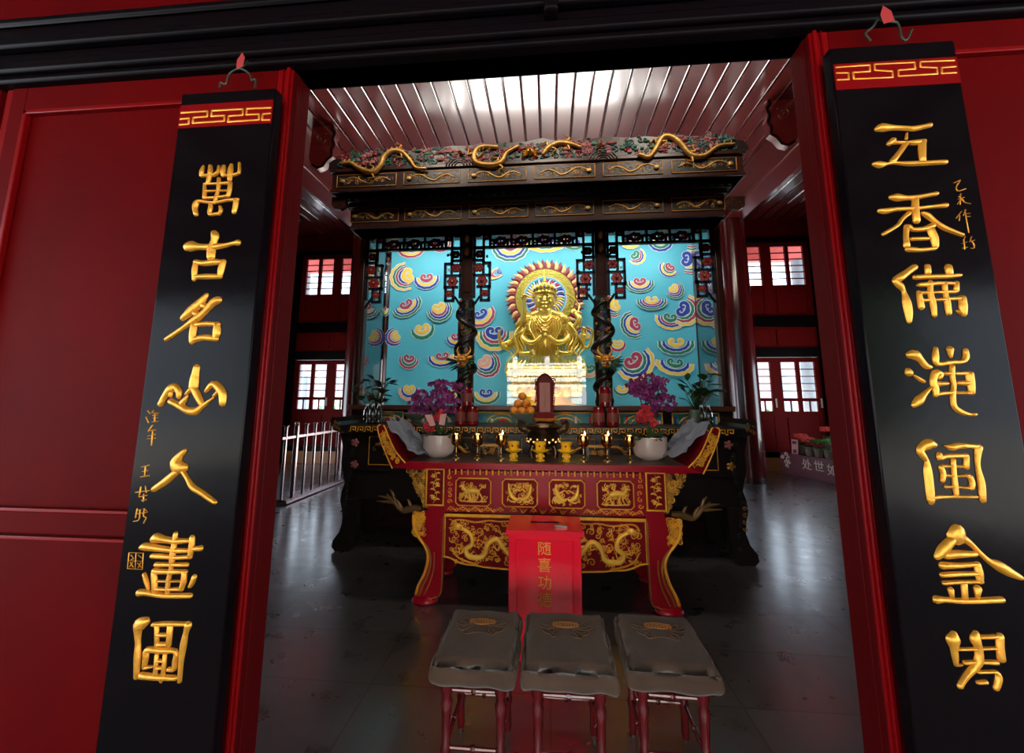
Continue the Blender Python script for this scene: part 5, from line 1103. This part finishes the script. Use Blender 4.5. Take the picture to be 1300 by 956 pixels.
def orchid(px, label, seed, hull, reds, ribbons):
    Y = 3.50; x = S(px, 565, Y)[0]; q = random.Random(seed)
    root = empty('orchid_arrangement', (x, Y, ZF), label, 'flower arrangement', 'orchid bowls on the altar table')
    b = MB(); b.lathe((x, Y, ZF), [(.075, 0), (.08, .006), (.10, .016), (.124, .036), (.135, .065), (.136, .12), (.136, .172), (.136, .180), (.132, .184), (.126, .178), (.125, .15), (0, .15)], 36); b.build('bowl', 'white', root)
    b = MB()
    for k in range(34): a = q.uniform(0, 2*PI); leafblade(b, (x+.06*math.cos(a), Y+.06*math.sin(a), ZF+.16), (math.cos(a), math.sin(a), q.uniform(.5, 1.6)), q.uniform(.12, .22), .022, 0, .5)
    b.build('leaves', 'leaf', root)
    st = MB(); fl = MB()
    for cx_, cy_, rx_, ry_, n_ in hull:
        c0 = S(cx_, cy_, Y); st.tube([(x+q.uniform(-.05, .05), Y, ZF+.15), ((x+c0[0])/2, Y-.02, (ZF+.35+c0[1])/2), (c0[0], Y, c0[1])], [.006, .005, .003], 6, 0, 4)
        sc_ = abs(S(cx_+1, cy_, Y)[0]-c0[0])
        for _ in range(n_):
            a = q.uniform(0, 2*PI); rr = math.sqrt(q.random()); petal_flower(fl, (c0[0]+rx_*sc_*rr*math.cos(a), Y+q.uniform(-.09, .09), c0[1]+ry_*sc_*rr*math.sin(a)), q.uniform(.022, .034), q, 0)
    st.build('stems', 'leaf', root); fl.build('orchid_blossoms', ['orchid'], root, smooth=False)
    b = MB()
    for cx_, cy_ in reds:
        c0 = S(cx_, cy_, Y-.1)
        for _ in range(7): petal_flower(b, (c0[0]+q.uniform(-.03, .03), Y-.1+q.uniform(-.02, .02), c0[1]+q.uniform(-.03, .03)), .028, q, 0)
    b.build('red_flowers', 'redflower', root, smooth=False)
    for P in ribbons:
        b = MB(); b.prism([S(a, c, Y-.13) for a, c in P], Frame((0, Y-.13, 0)), -.003, 0, 0); b.build('pink_card', 'card', root, smooth=False)
orchid(557, 'purple orchids with red flowers and pink cards in the left white bowl', 3, ((558, 492, 13, 9, 26), (537, 502, 14, 9, 24), (560, 505, 20, 9, 34), (583, 491, 8, 7, 9), (527, 515, 9, 10, 16), (572, 515, 14, 10, 20), (545, 518, 14, 9, 18)),
       ((555, 530), (548, 535), (560, 525), (545, 542)), (((539, 527), (548, 526), (553, 540), (546, 541)), ((559, 526), (567, 525), (564, 540), (557, 539))))
orchid(825, 'purple orchids with red flowers in the right white bowl', 11, ((824, 482, 15, 8, 28), (802, 489, 9, 6, 14), (815, 497, 16, 9, 30), (832, 500, 16, 10, 32), (843, 510, 12, 11, 24), (828, 518, 14, 8, 20), (840, 487, 8, 6, 10)),
       ((818, 524), (824, 528), (828, 536), (813, 530), (821, 520)), ())
# grey cloths draped in the upturned ends
for sg, l in ((-1, 'grey blue cloth draped inside the left upturned table end'), (1, 'grey blue cloth draped inside the right upturned table end')):
    b = MB(); q = random.Random(5+sg); nu, nv = 14, 16; vs = []
    for i in range(nu+1):
        t = i/nu; 
        for j in range(nv+1):
            s_ = j/nv; xx = 1.255-.30*t+.02*math.sin(j*1.3+i*.8); zz = 1.31-.255*(1-(1-t)**1.7)+.016*math.sin(i*1.9+j*.7)+.014*math.sin(j*2.3)+q.uniform(-.012, .012)
            xw = XA+sg*(xx+.015) if sg < 0 else XA+xx+.015
            vs.append((xw-sg*.02, AY+.03+(AD-AY-.08)*s_, zz+.02))
    b.add(vs, [(i*(nv+1)+j, (i+1)*(nv+1)+j, (i+1)*(nv+1)+j+1, i*(nv+1)+j+1) for i in range(nu) for j in range(nv)])
    o = lab(b.build('draped_cloth', 'greycloth'), l, 'cloth', 'cloths in the upturned ends'); so = o.modifiers.new('Solidify', 'SOLIDIFY'); so.thickness = .006; ss = o.modifiers.new('Subsurf', 'SUBSURF'); ss.render_levels = 1; ss.levels = 0

# ---- on the black table
# spirit tablet
x, Y = S(692, 540, 4.40)[0], 4.40; root = empty('spirit_tablet', (x, Y, ZD), 'carved dark red spirit tablet with a pink face and a lotus base', 'tablet')
def zt(py): return S(692, py, Y-.02)[1]
b = MB(); b.lathe((x, Y, ZD), [(.135, 0), (.14, .015), (.10, .03), (.085, .05), (.11, .07)], 24, 0, 1, .6)
for k in range(13): a = PI+PI*k/12; b.ell((x+.115*math.cos(a), Y+.07*math.sin(a), ZD+.058), (.022, .018, .020), 8, 1)
b.box(x-.095, x+.095, Y-.05, Y+.05, ZD+.07, ZD+.13, 2); b.build('lotus_base', ['darkwood', 'gold', 'redcarve'], root)
b = MB(); f = Frame((x, Y-.03, 0)); z0 = ZD+.13; z1 = zt(474); b.prism([(-.085, z0), (.085, z0), (.092, z0+.2), (.098, z1-.09), (.06, z1-.05), (.03, z1-.012), (0, z1), (-.03, z1-.012), (-.06, z1-.05), (-.098, z1-.09), (-.092, z0+.2)], f, -.04, 0, 0)
q = random.Random(2)
for sg in (-1, 1):
    for k in range(13): b.stroke(spiral(sg*.088, z0+.03+k*(z1-z0-.12)/13, .020, 1.2, k, sg, .011, 8), Frame((x, Y-.03, 0)), .014, 1, 1)
    b.stroke(spiral(sg*.085, z1-.075, .026, 1.3, 0, sg, .016, 9), f, .02, 0, 1); b.stroke([(sg*.07, z1-.06, .018), (sg*.035, z1-.02, .018), (0, z1-.008, .02)], f, .02, 1, 2)
b.build('frame', ['tabletred', 'redcarve'], root)
b = MB(); b.box(x-.056, x+.056, Y-.036, Y-.028, z0+.01, z1-.10, 0); b.build('tablet_face', 'pinkface', root, smooth=False)
b = MB(); f = Frame((x, Y-.036, 0)); q = random.Random(6)
for k in range(7):
    zc = z1-.135-k*(z1-z0-.17)/7
    for _ in range(5): u_, v_ = q.uniform(-.018, .010), zc+q.uniform(-.016, .016); b.stroke([(u_, v_, .005), (u_+q.choice((.002, .018)), v_+q.uniform(-.012, .004), .004)], f, .003, 0, 1)
b.build('faded_inscription', 'golddim', root)
# oranges piled in a bowl
def fruitbowl(px, lab_bowl, n_bot, mt, fruit, flab, Yb=4.36):
    x = S(px, 535, Yb)[0]; b = MB(); b.lathe((x, Yb, ZD), [(.075, 0), (.08, .01), (.05, .03), (.055, .05), (.10, .08), (.135, .115), (.14, .125), (.13, .125), (.08, .08), (0, .07)], 30)
    lab(b.build('pedestal_bowl', 'grnbowl'), lab_bowl, 'bowl', 'grey green pedestal bowls')
    return x, Yb
xb, yb = fruitbowl(663, 'grey green pedestal bowl holding a pile of oranges', 0, 0, 0, 0)
def orange(c, label, r_=.046):
    b = MB(); b.ell(c, (r_, r_, r_*.93), 18, 0); b.tube([(c[0], c[1], c[2]+r_*.88), (c[0], c[1], c[2]+r_*.98)], [.006, .003], 6, 1)
    o = b.build('orange', ['orange', 'leaf']); return lab(o, label, 'orange', 'oranges in the bowl')
R_ = .046
for i, (dx, dy, dz, l) in enumerate(((-.085, -.03, .155, 'orange at the left end of the bottom row in the bowl'), (.0, -.07, .150, 'front middle orange of the bottom row in the bowl'), (.088, -.03, .155, 'orange at the right end of the bottom row in the bowl'), (0, .065, .150, 'orange at the back of the bottom row in the bowl'),
        (-.044, -.01, .228, 'orange on the left of the upper pair in the bowl'), (.046, -.01, .228, 'orange on the right of the upper pair in the bowl'), (.0, .0, .305, 'topmost orange crowning the pile in the bowl'))):
    orange((xb+dx, yb+dy, ZD+dz), l)
xb2, _ = fruitbowl(528, 'grey green pedestal bowl behind the left orchid bowl', 0, 0, 0, 0)
# red candle jars
def jar(x, y, z, label, up=0):
    root = empty('red_candle_jar', (x, y, z), label, 'candle jar', 'red glass candle jars'); b = MB()
    b.lathe((x, y, z), [(.050, 0), (.060, .006), (.062, .03), (.062, .15), (.056, .172), (.056, .19), (.060, .194), (.056, .198)], 26); b.build('glass_jar', 'redglass', root)
    b = MB(); b.lathe((x, y, z+.045), [(.0628, 0), (.0632, .002), (.0632, .09), (.0628, .092)], 26, 0); lb = b.build('jar_label', 'jarlabel', root)
    return root
for base, side in ((((585, 4.34), (599, 4.34), (591, 4.36)), 'left'), (((760, 4.34), (778, 4.34), (769, 4.36)), 'right')):
    (pa, ya), (pb, yb_), (pc, yc) = base
    xa, xb_, xc_ = S(pa, 530, ya)[0], S(pb, 530, yb_)[0], S(pc, 505, yc)[0]
    if xb_-xa < .13: m_ = (xa+xb_)/2; xa, xb_ = m_-.066, m_+.066
    jar(xa, ya, ZD, 'red glass candle jar, bottom left of the %s stack of three' % side); jar(xb_, yb_, ZD, 'red glass candle jar, bottom right of the %s stack of three' % side); jar((xa+xb_)/2, ya, ZD+.199, 'red glass candle jar on top of the %s stack' % side)
# clear bottles
def bottle(x, y, label):
    root = empty('clear_bottle', (x, y, ZD), label, 'bottle', 'clear bottles on the black table'); b = MB()
    b.lathe((x, y, ZD), [(.030, 0), (.034, .006), (.034, .06), (.031, .065), (.034, .07), (.034, .13), (.028, .155), (.013, .185), (.013, .20)], 18); b.build('bottle_body', 'bottle', root)
    b = MB(); b.lathe((x, y, ZD+.20), [(.016, 0), (.016, .02), (.0, .021)], 12); b.build('cap', 'cw', root)
for px, l in ((465.5, 'clear water bottle, leftmost of the three below the dark plant'), (473, 'clear water bottle, middle of the three below the dark plant'), (480.5, 'clear water bottle, nearest the left cloth of the three'),
              (891, 'clear water bottle by the right plant, left one of the pair'), (900, 'clear water bottle by the right plant, right one of the pair')):
    bottle(S(px, 530, 4.33)[0], 4.33, l)
b = MB(); x = S(882, 530, 4.33)[0]; b.lathe((x, 4.33, ZD), [(.035, 0), (.04, .01), (.045, .16), (.047, .17), (.04, .165), (0, .15)], 20); lab(b.build('grey_vase', 'grnbowl'), 'small grey vase just left of the right pair of bottles', 'vase')
# broad-leaved plants
def plant(px, Y, label, seed, box, mt):
    x = S(px, 530, Y)[0]; root = empty('potted_plant', (x, Y, ZD), label, 'potted plant', 'broad-leaved plants on the black table'); q = random.Random(seed)
    b = MB(); b.lathe((x, Y, ZD), [(.07, 0), (.08, .01), (.095, .13), (.10, .14), (.09, .135), (0, .12)], 22); b.build('pot', 'pot', root)
    b = MB(); s = MB()
    for k in range(34):
        c = S(q.uniform(*box[0]), q.uniform(*box[1]), Y); yy = Y+q.uniform(-.12, .12)
        s.tube([(x, Y, ZD+.13), ((x+c[0])/2+q.uniform(-.03, .03), (Y+yy)/2, (ZD+.2+c[1])/2), (c[0], yy, c[1])], [.006, .005, .003], 5, 0, 3)
        d = np.array([c[0]-x+q.uniform(-.15, .15), yy-Y-.06, q.uniform(-.05, .22)]); leafblade(b, (c[0], yy, c[1]), d, q.uniform(.10, .17), q.uniform(.036, .058), q.choice((0, 0, 1)), .35)
    s.build('stems', 'leaf', root); b.build('leaves', [mt, 'leaf'], root)
plant(475, 4.58, 'dark maroon leafed plant in a pot behind the three bottles', 5, ((462, 492), (480, 512)), 'leafr')
plant(886, 4.58, 'broad dark leafed plant in a pot at the right end of the shrine sill', 9, ((868, 904), (474, 512)), 'leaf')

# ================================================================ OFFERING BOX AND STOOLS
bx0, bx1 = S(645.5, 700, 2.6)[0], S(738, 700, 2.6)[0]; bz = .722
OB = empty('donation_box', ((bx0+bx1)/2, 2.8, 0), 'bright red lacquered donation box with four gold characters down its front', 'donation box')
b = MB(); b.box(bx0, bx1, 2.6, 2.9, .05, bz-.03); b.build('body', 'boxred', OB, bevel=.006)
b = MB(); b.box(bx0-.015, bx1+.015, 2.585, 2.915, bz-.03, bz); b.box((bx0+bx1)/2-.09, (bx0+bx1)/2+.09, 2.75, 2.77, bz, bz+.003, 1); b.build('lid', ['boxred', 'black'], OB, bevel=.005)
b = MB(); b.box(bx0-.01, bx1+.01, 2.59, 2.91, 0, .05); b.build('base', 'boxred', OB, bevel=.005)
b = MB()
for (a, c, d, e) in ((bx0+.045, bx1-.045, .655, .665), (bx0+.045, bx1-.045, .12, .13), (bx0+.045, bx0+.055, .12, .665), (bx1-.055, bx1-.045, .12, .665)): b.box(a, c, 2.592, 2.602, d, e)
b.build('front_moulding', 'boxred', OB, bevel=.003)
for i, (ch_, py) in enumerate((('随', 697.5), ('喜', 719), ('功', 741), ('德', 763))):
    c_ = S(691+.3*i, py, 2.595); text_mesh(ch_, .086, Frame((c_[0], 2.598, c_[1]+.0)), .003, 'gold_character', 'signgold', OB)
b = MB(); px0 = S(704, 672, 2.7)[0]; b.box(px0, px0+.08, 2.66, 2.69, bz, bz+.012); b.build('metal_label_plate', 'steel', OB, bevel=.002)
def stool(x0, x1, y0, y1, label, seed, rot=0):
    xc, yc = (x0+x1)/2, (y0+y1)/2; hw, hd_ = (x1-x0)/2, (y1-y0)/2
    root = empty('kneeling_stool', (xc, yc, 0), label, 'stool', 'cushioned stools in front of the donation box'); q = random.Random(seed)
    n = 22; vs = []; zt_ = .48; b = MB()
    for i in range(n+1):
        for j in range(n+1):
            u, v = -1+2*i/n, -1+2*j/n; e = max(abs(u), abs(v)); ed = max(0, (e-.90)/.10)
            z = zt_+.012*(1-u*u)*(1-v*v)-.022*ed**2+.003*math.sin(7*u+seed)*math.cos(6*v+seed*2)
            k = 1+.015*math.sin(9*v+seed)*(abs(u) > .9)+.015*math.sin(8*u+seed)*(abs(v) > .9)
            vs.append((xc+u*hw*k, yc+v*hd_*k, z))
    N = n+1; b.add(vs, [(i*N+j, (i+1)*N+j, (i+1)*N+j+1, i*N+j+1) for i in range(n) for j in range(n)])
    rim = [i*N for i in range(N)]+[n*N+j for j in range(1, N)]+[i*N+n for i in range(n-1, -1, -1)]+[j for j in range(n-1, 0, -1)]
    prev = rim; V0 = [np.array(vs[i]) for i in rim]; c0 = np.array([xc, yc, 0])
    rows = []
    for (off, dz) in ((.012, -.015), (.016, -.035), (.010, -.055), (-.004, -.070+.0), (-.05, -.074)):
        R2 = []
        for t, p in enumerate(V0):
            d = _n(np.array([p[0]-xc, p[1]-yc, 0])); R2.append(p+d*(off+.0015*math.sin(t*.6+seed))+np.array([0, 0, dz+.004*math.sin(t*.55+seed)*(dz < -.05)]))
        rows.append(R2)
    L = len(rim); base = len(b.V); allr = [p for R2 in rows for p in R2]
    b.V += [tuple(map(float, p)) for p in allr]
    for t in range(L): b.Fc.append((rim[t], rim[(t+1) % L], base+(t+1) % L, base+t)); b.mi.append(0)
    for r_ in range(len(rows)-1):
        for t in range(L): b.Fc.append((base+r_*L+t, base+r_*L+(t+1) % L, base+(r_+1)*L+(t+1) % L, base+(r_+1)*L+t)); b.mi.append(0)
    b.Fc.append(tuple(base+(len(rows)-1)*L+t for t in range(L))); b.mi.append(0)
    cu = b.build('cushion', 'cloth', root, ang=180)
    e = MB(); ft = Frame((xc, yc+.07, zt_+.0125), u=(1, 0, 0), v=(0, 1, 0), n=(0, 0, 1))
    e.V = []; 
    for k in range(9):
        for j in range(3): e.ell(ft(-.052+.013*k, .0+.014*(j-1), 0), (.0065, .0065, .003), 6, 0) if abs((k-4)/5)**2+((j-1)/2.2)**2 < 1 else None
    e.stroke([(.058*math.cos(t*PI/8), .022*math.sin(t*PI/8), .007) for t in range(17)], ft, .003, 0, 1)
    for sg in (-1, 1):
        for j, (ux, uy) in enumerate(((.075, .0), (.105, -.02), (.09, -.06), (.06, -.085), (.025, -.075))):
            e.stroke([(sg*.03, -.03, .003), (sg*(ux*.7+.01), uy-.018, .004), (sg*(ux+.01), uy, .004), (sg*(ux+.005), uy+.02, .003), (sg*ux*.75, uy-.002, .003), (sg*.03, -.035, .002)], ft, .0018, 1, 3)
    e.stroke([(-.05, -.10, .003), (0, -.088, .003), (.05, -.10, .003)], ft, .0018, 1, 2)
    e.build('lotus_embroidery', ['thread', 'thread2'], cu)
    zl = .405; ins = .055
    b = MB(); b.box(x0+.02, x1-.02, y0+.02, y1-.02, zl-.03, zl+.006); b.build('seat_frame', 'stoolwood', root, bevel=.006)
    for u in (x0+ins, x1-ins):
        for v in (y0+ins, y1-ins):
            b = MB(); b.lathe((u, v, 0), [(.014, 0), (.018, .02), (.016, .10), (.022, .13), (.016, .16), (.019, .26), (.024, .30), (.017, .325), (.025, .345), (.025, zl-.02)], 16); b.build('leg', 'stoolwood', root)
    for (p0, p1) in (((x0+ins, y0+ins), (x1-ins, y0+ins)), ((x0+ins, y1-ins), (x1-ins, y1-ins)), ((x0+ins, y0+ins), (x0+ins, y1-ins)), ((x1-ins, y0+ins), (x1-ins, y1-ins))):
        m_ = ((p0[0]+p1[0])/2, (p0[1]+p1[1])/2)
        for zz in (.345, .14):
            b = MB(); b.tube([(*p0, zz), (*m_, zz), (*p1, zz)], [.007, .009, .007], 8)
            b.ell((*m_, zz), (.014, .014, .014), 8); b.build('stretcher', 'stoolwood', root)
    if rot:
        root.rotation_euler.z = rot
stool(-.470, -.142, 1.74, 2.15, 'left cushioned stool, its quilt edge wrinkled, left of the other two', 1)
stool(-.105, .250, 1.745, 2.16, 'middle cushioned stool directly in front of the donation box', 5)
stool(.315, .655, 1.78, 2.18, 'right cushioned stool standing apart from the touching pair', 9, -.03)

# ================================================================ RAILING AND FLOWER PLANTER
RA = empty('barrier_railing', (-3.86, 6.6, 0), 'metal picket barrier railing on a flat base at the left of the hall', 'railing')
y0, y1 = 5.80, 7.75; xr = -3.86
b = MB(); b.box(xr-.13, xr+.13, y0-.02, y1, .015, .05); b.box(xr-.10, xr+.10, y0, y1-.02, .05, .065); b.build('base_plate', 'steel', RA, bevel=.004)
b = MB(); b.box(xr-.015, xr+.015, y0-.05, y1, .915, .955); b.build('top_rail', 'steel', RA, bevel=.003)
for k, yy in enumerate((5.84, 6.10, 6.36, 6.61, 6.86, 7.11, 7.36, 7.61)):
    b = MB(); w_ = .040 if k == 1 else .026; b.box(xr-w_*.7, xr+w_*.7, yy-w_*.55, yy+w_*.55, .06, 1.10)
    if k == 1: b.ell((xr, yy, 1.13), .034, 12)
    else: b.box(xr-.034, xr+.034, yy-.02, yy+.02, 1.10, 1.115)
    b.build('picket', 'steel', RA, bevel=.003)
p0 = G(992, 595); p1 = G(1066, 614)
dirv = _n([p1[0]-p0[0], p1[1]-p0[1]]); st_ = np.array([4.88, 9.28]); 
L_ = 2.6; en = np.array([5.23, 8.03]); dirv = _n(en-st_); nrm = np.array([dirv[1], -dirv[0]]); nrm = nrm if nrm[0] < 0 else -nrm
PZ = .43
PL = empty('flower_planter_stand', (float(st_[0]), float(st_[1]), 0), 'maroon display stand lettered in pale characters, topped with potted flowers', 'display stand')
def PT(t, s, z): q_ = st_+dirv*t-nrm*s; return (float(q_[0]), float(q_[1]), z)
b = MB(); c = [PT(0, 0, 0), PT(L_, 0, 0), PT(L_, .55, 0), PT(0, .55, 0), PT(0, 0, PZ), PT(L_, 0, PZ), PT(L_, .55, PZ), PT(0, .55, PZ)]
b.add(c, [(0, 3, 2, 1), (4, 5, 6, 7), (0, 1, 5, 4), (1, 2, 6, 5), (2, 3, 7, 6), (3, 0, 4, 7)]); b.build('stand_body', 'signpaint', PL, bevel=.006)
def onface(px, py):
    r_ = _R @ _n([px-CX, CY-py, F]); n3 = np.array([nrm[0], nrm[1], 0]); o3 = np.array([st_[0], st_[1], 0]); t_ = np.dot(o3-EYE, n3)/np.dot(r_, n3); p_ = EYE+r_*t_
    return float(np.dot(p_[:2]-st_, dirv)), float(p_[2])
for ch_, px, py in (('处', 1024.5, 590.5), ('世', 1040, 593), ('如', 1057, 598)):
    t_, z_ = onface(px, py)
    text_mesh(ch_, .22, Frame(PT(t_, -.004, z_), u=(dirv[0], dirv[1], 0), n=(nrm[0], nrm[1], 0)), .004, 'pale_character', 'cream', PL)
t_, z_ = onface(994.5, 582.5); t_ = max(t_, .16); b = MB(); fr = Frame(PT(t_, -.002, z_), u=(dirv[0], dirv[1], 0), n=(nrm[0], nrm[1], 0))
for (u, v, r_) in ((-.02, .10, .05), (-.10, .05, .045), (.03, 0, .06), (-.04, -.06, .055), (.06, -.05, .04), (-.02, -.13, .045)): b.stroke(spiral(u, v, r_, 1.1, u*30, 1, .03, 10), fr, .005, 0, 1)
b.build('cloud_emblem', 'cream', PL)
def flowerpot(t, s, z, h, kind, label, seed):
    c = PT(t, s, z); x, y, z = c; root = empty('potted_flower', c, label, 'potted flower', 'potted flowers on the maroon stand'); q = random.Random(seed)
    r0 = .062*h; b = MB(); b.lathe((x, y, z), [(r0*.75, 0), (r0*.8, .006), (r0, .11*h), (r0*1.08, .115*h), (r0*1.08, .13*h), (r0*.95, .128*h), (0, .115*h)], 18); b.build('pot', 'pot', root)
    b = MB()
    for k in range(80): a = q.uniform(0, 2*PI); e = q.uniform(.1, 1.6); leafblade(b, (x, y, z+.12*h), (math.cos(a), math.sin(a), e), q.uniform(.05, .095)*h, .017*h, 0, .4)
    b.build('leaves', 'leafb', root); b = MB()
    for k in range(95):
        a = q.uniform(0, 2*PI); rr = math.sqrt(q.random())*.088*h; petal_flower(b, (x+rr*math.cos(a), y+rr*math.sin(a), z+(.255+q.uniform(-.02, .03))*h-rr*.25), .017*h, q, 0, 5)
    b.build('blooms', kind, root, smooth=False)
def tof(px): return onface(px, 570)[0]
pots = ((tof(1008), .20, 'coral', 1.45, 'far left coral flower pot on the maroon stand, behind the small sign'), (tof(1021), .12, 'coral', 1.3, 'coral flower pot just right of the small sign'), (tof(1033), .10, 'leafb', 1.2, 'leafy pot in the front row of the stand, second right of the sign'),
        (tof(1046), .10, 'leafb', 1.25, 'leafy pot in the front row beside the white wrapped pot'), (tof(1061), .10, 'coral', 1.25, 'front row pot nearest the doorway edge with few coral blooms'), (tof(1078), .1, 'coral', 1.3, 'coral flower pot nearest the camera on the maroon stand'))
for i, (t, s, k, h, l) in enumerate(pots): flowerpot(t, s, PZ, h, k, l, 60+i)
b = MB(); q0, q1, q2, q3 = PT(tof(1024), .30, PZ), PT(L_-.05, .30, PZ), PT(L_-.05, .53, PZ), PT(tof(1024), .53, PZ)
for z0_ in (0,): b.add([q0, q1, q2, q3]+[(a_[0], a_[1], PZ+.20) for a_ in (q0, q1, q2, q3)], [(0, 3, 2, 1), (4, 5, 6, 7), (0, 1, 5, 4), (1, 2, 6, 5), (2, 3, 7, 6), (3, 0, 4, 7)])
lab(b.build('step_riser', 'signpaint', bevel=.005), 'raised back step on the maroon stand carrying the rear flower pots', 'step')
for i, (t, k, h, l) in enumerate(((tof(1030), 'coral', 1.3, 'coral flower pot on the back step, leftmost there'), (tof(1044), 'pinkfl', 1.2, 'pale pink flower pot in the middle of the back step'), (tof(1056), 'pinkfl', 1.6, 'tall pale pink flower pot at the right of the back step'))): flowerpot(t, .42, PZ+.20, h, k, l, 80+i)
b = MB(); fr = Frame(PT(tof(1007), .03, PZ+.0), u=(dirv[0], dirv[1], 0), n=(nrm[0], nrm[1], 0)); b.prism([(-.075, 0), (.075, 0), (.095, .29), (-.055, .29)], fr, -.008, 0, 0)
b.prism([(-.04, .02), (.04, .02), (.045, .09), (-.035, .09)], fr, 0, .002, 1); b.prism([(-.045, .20), (.055, .20), (.06, .26), (-.04, .26)], fr, 0, .002, 1)
lab(b.build('small_sign_card', ['card', 'orchid']), 'small pink and purple sign card propped on the maroon stand', 'sign')

# ================================================================ CAMERA, SKY, SUN, LAMPS, ADDED FILL
cd = bpy.data.cameras.new('camera'); cam = bpy.data.objects.new('camera', cd); col.objects.link(cam); sc.camera = cam
r_, u_, f_ = _R @ np.array([1, 0, 0]), _R @ np.array([0, 1, 0]), _R @ np.array([0, 0, 1])
m4 = Matrix(((r_[0], u_[0], -f_[0], 0), (r_[1], u_[1], -f_[1], 0), (r_[2], u_[2], -f_[2], 1.5), (0, 0, 0, 1)))
cam.matrix_world = m4
cd.sensor_width = 36; cd.lens = F/1300*36; cd.shift_x = 0; cd.shift_y = -(478-CY)/1300; cd.clip_start = .05; cd.clip_end = 200
w = bpy.data.worlds.new('sky'); sc.world = w; w.use_nodes = True
bg = w.node_tree.nodes['Background']; bg.inputs[0].default_value = (.74, .87, 1.0, 1); bg.inputs[1].default_value = 6.0
def light(kind, name, loc, rot, power, c=(1, 1, 1), **k):
    l = bpy.data.lights.new(name, kind); l.energy = power; l.color = c
    for a, v in k.items(): setattr(l, a, v)
    o = bpy.data.objects.new(name, l); o.location = loc; o.rotation_euler = rot; col.objects.link(o); return o
sun = light('SUN', 'sun', (0, 0, 20), (math.radians(-38), math.radians(12), 0), 54.0, (1, .95, .88), angle=math.radians(.6))
light('AREA', 'shrine_tube_lamp', (-.16, 5.12, 3.84), (math.radians(22), 0, 0), 70, (1, .97, .92), shape='RECTANGLE', size=4.2, size_y=.10)
light('AREA', 'shrine_sill_fill', (-.16, 5.10, 1.46), (math.radians(180-28), 0, 0), 9, (1, .97, .92), shape='RECTANGLE', size=4.2, size_y=.06)  # added upward fill that evens out the backdrop's brightness, not a known lamp
for i_, x_ in enumerate((-1.6, 0, 1.6)):
    light('AREA', 'hall_fill_light', (x_, 2.9, 5.6), (math.radians(52), 0, 0), 42, (1, .86, .70), shape='DISK', size=.9)  # unseen fill lights, added to brighten the canopy and the hall
sc.view_settings.view_transform = 'Standard'; sc.view_settings.look = 'None'; sc.view_settings.gamma = 1
sc.view_settings.use_curve_mapping = False; sc.view_settings.exposure = 0
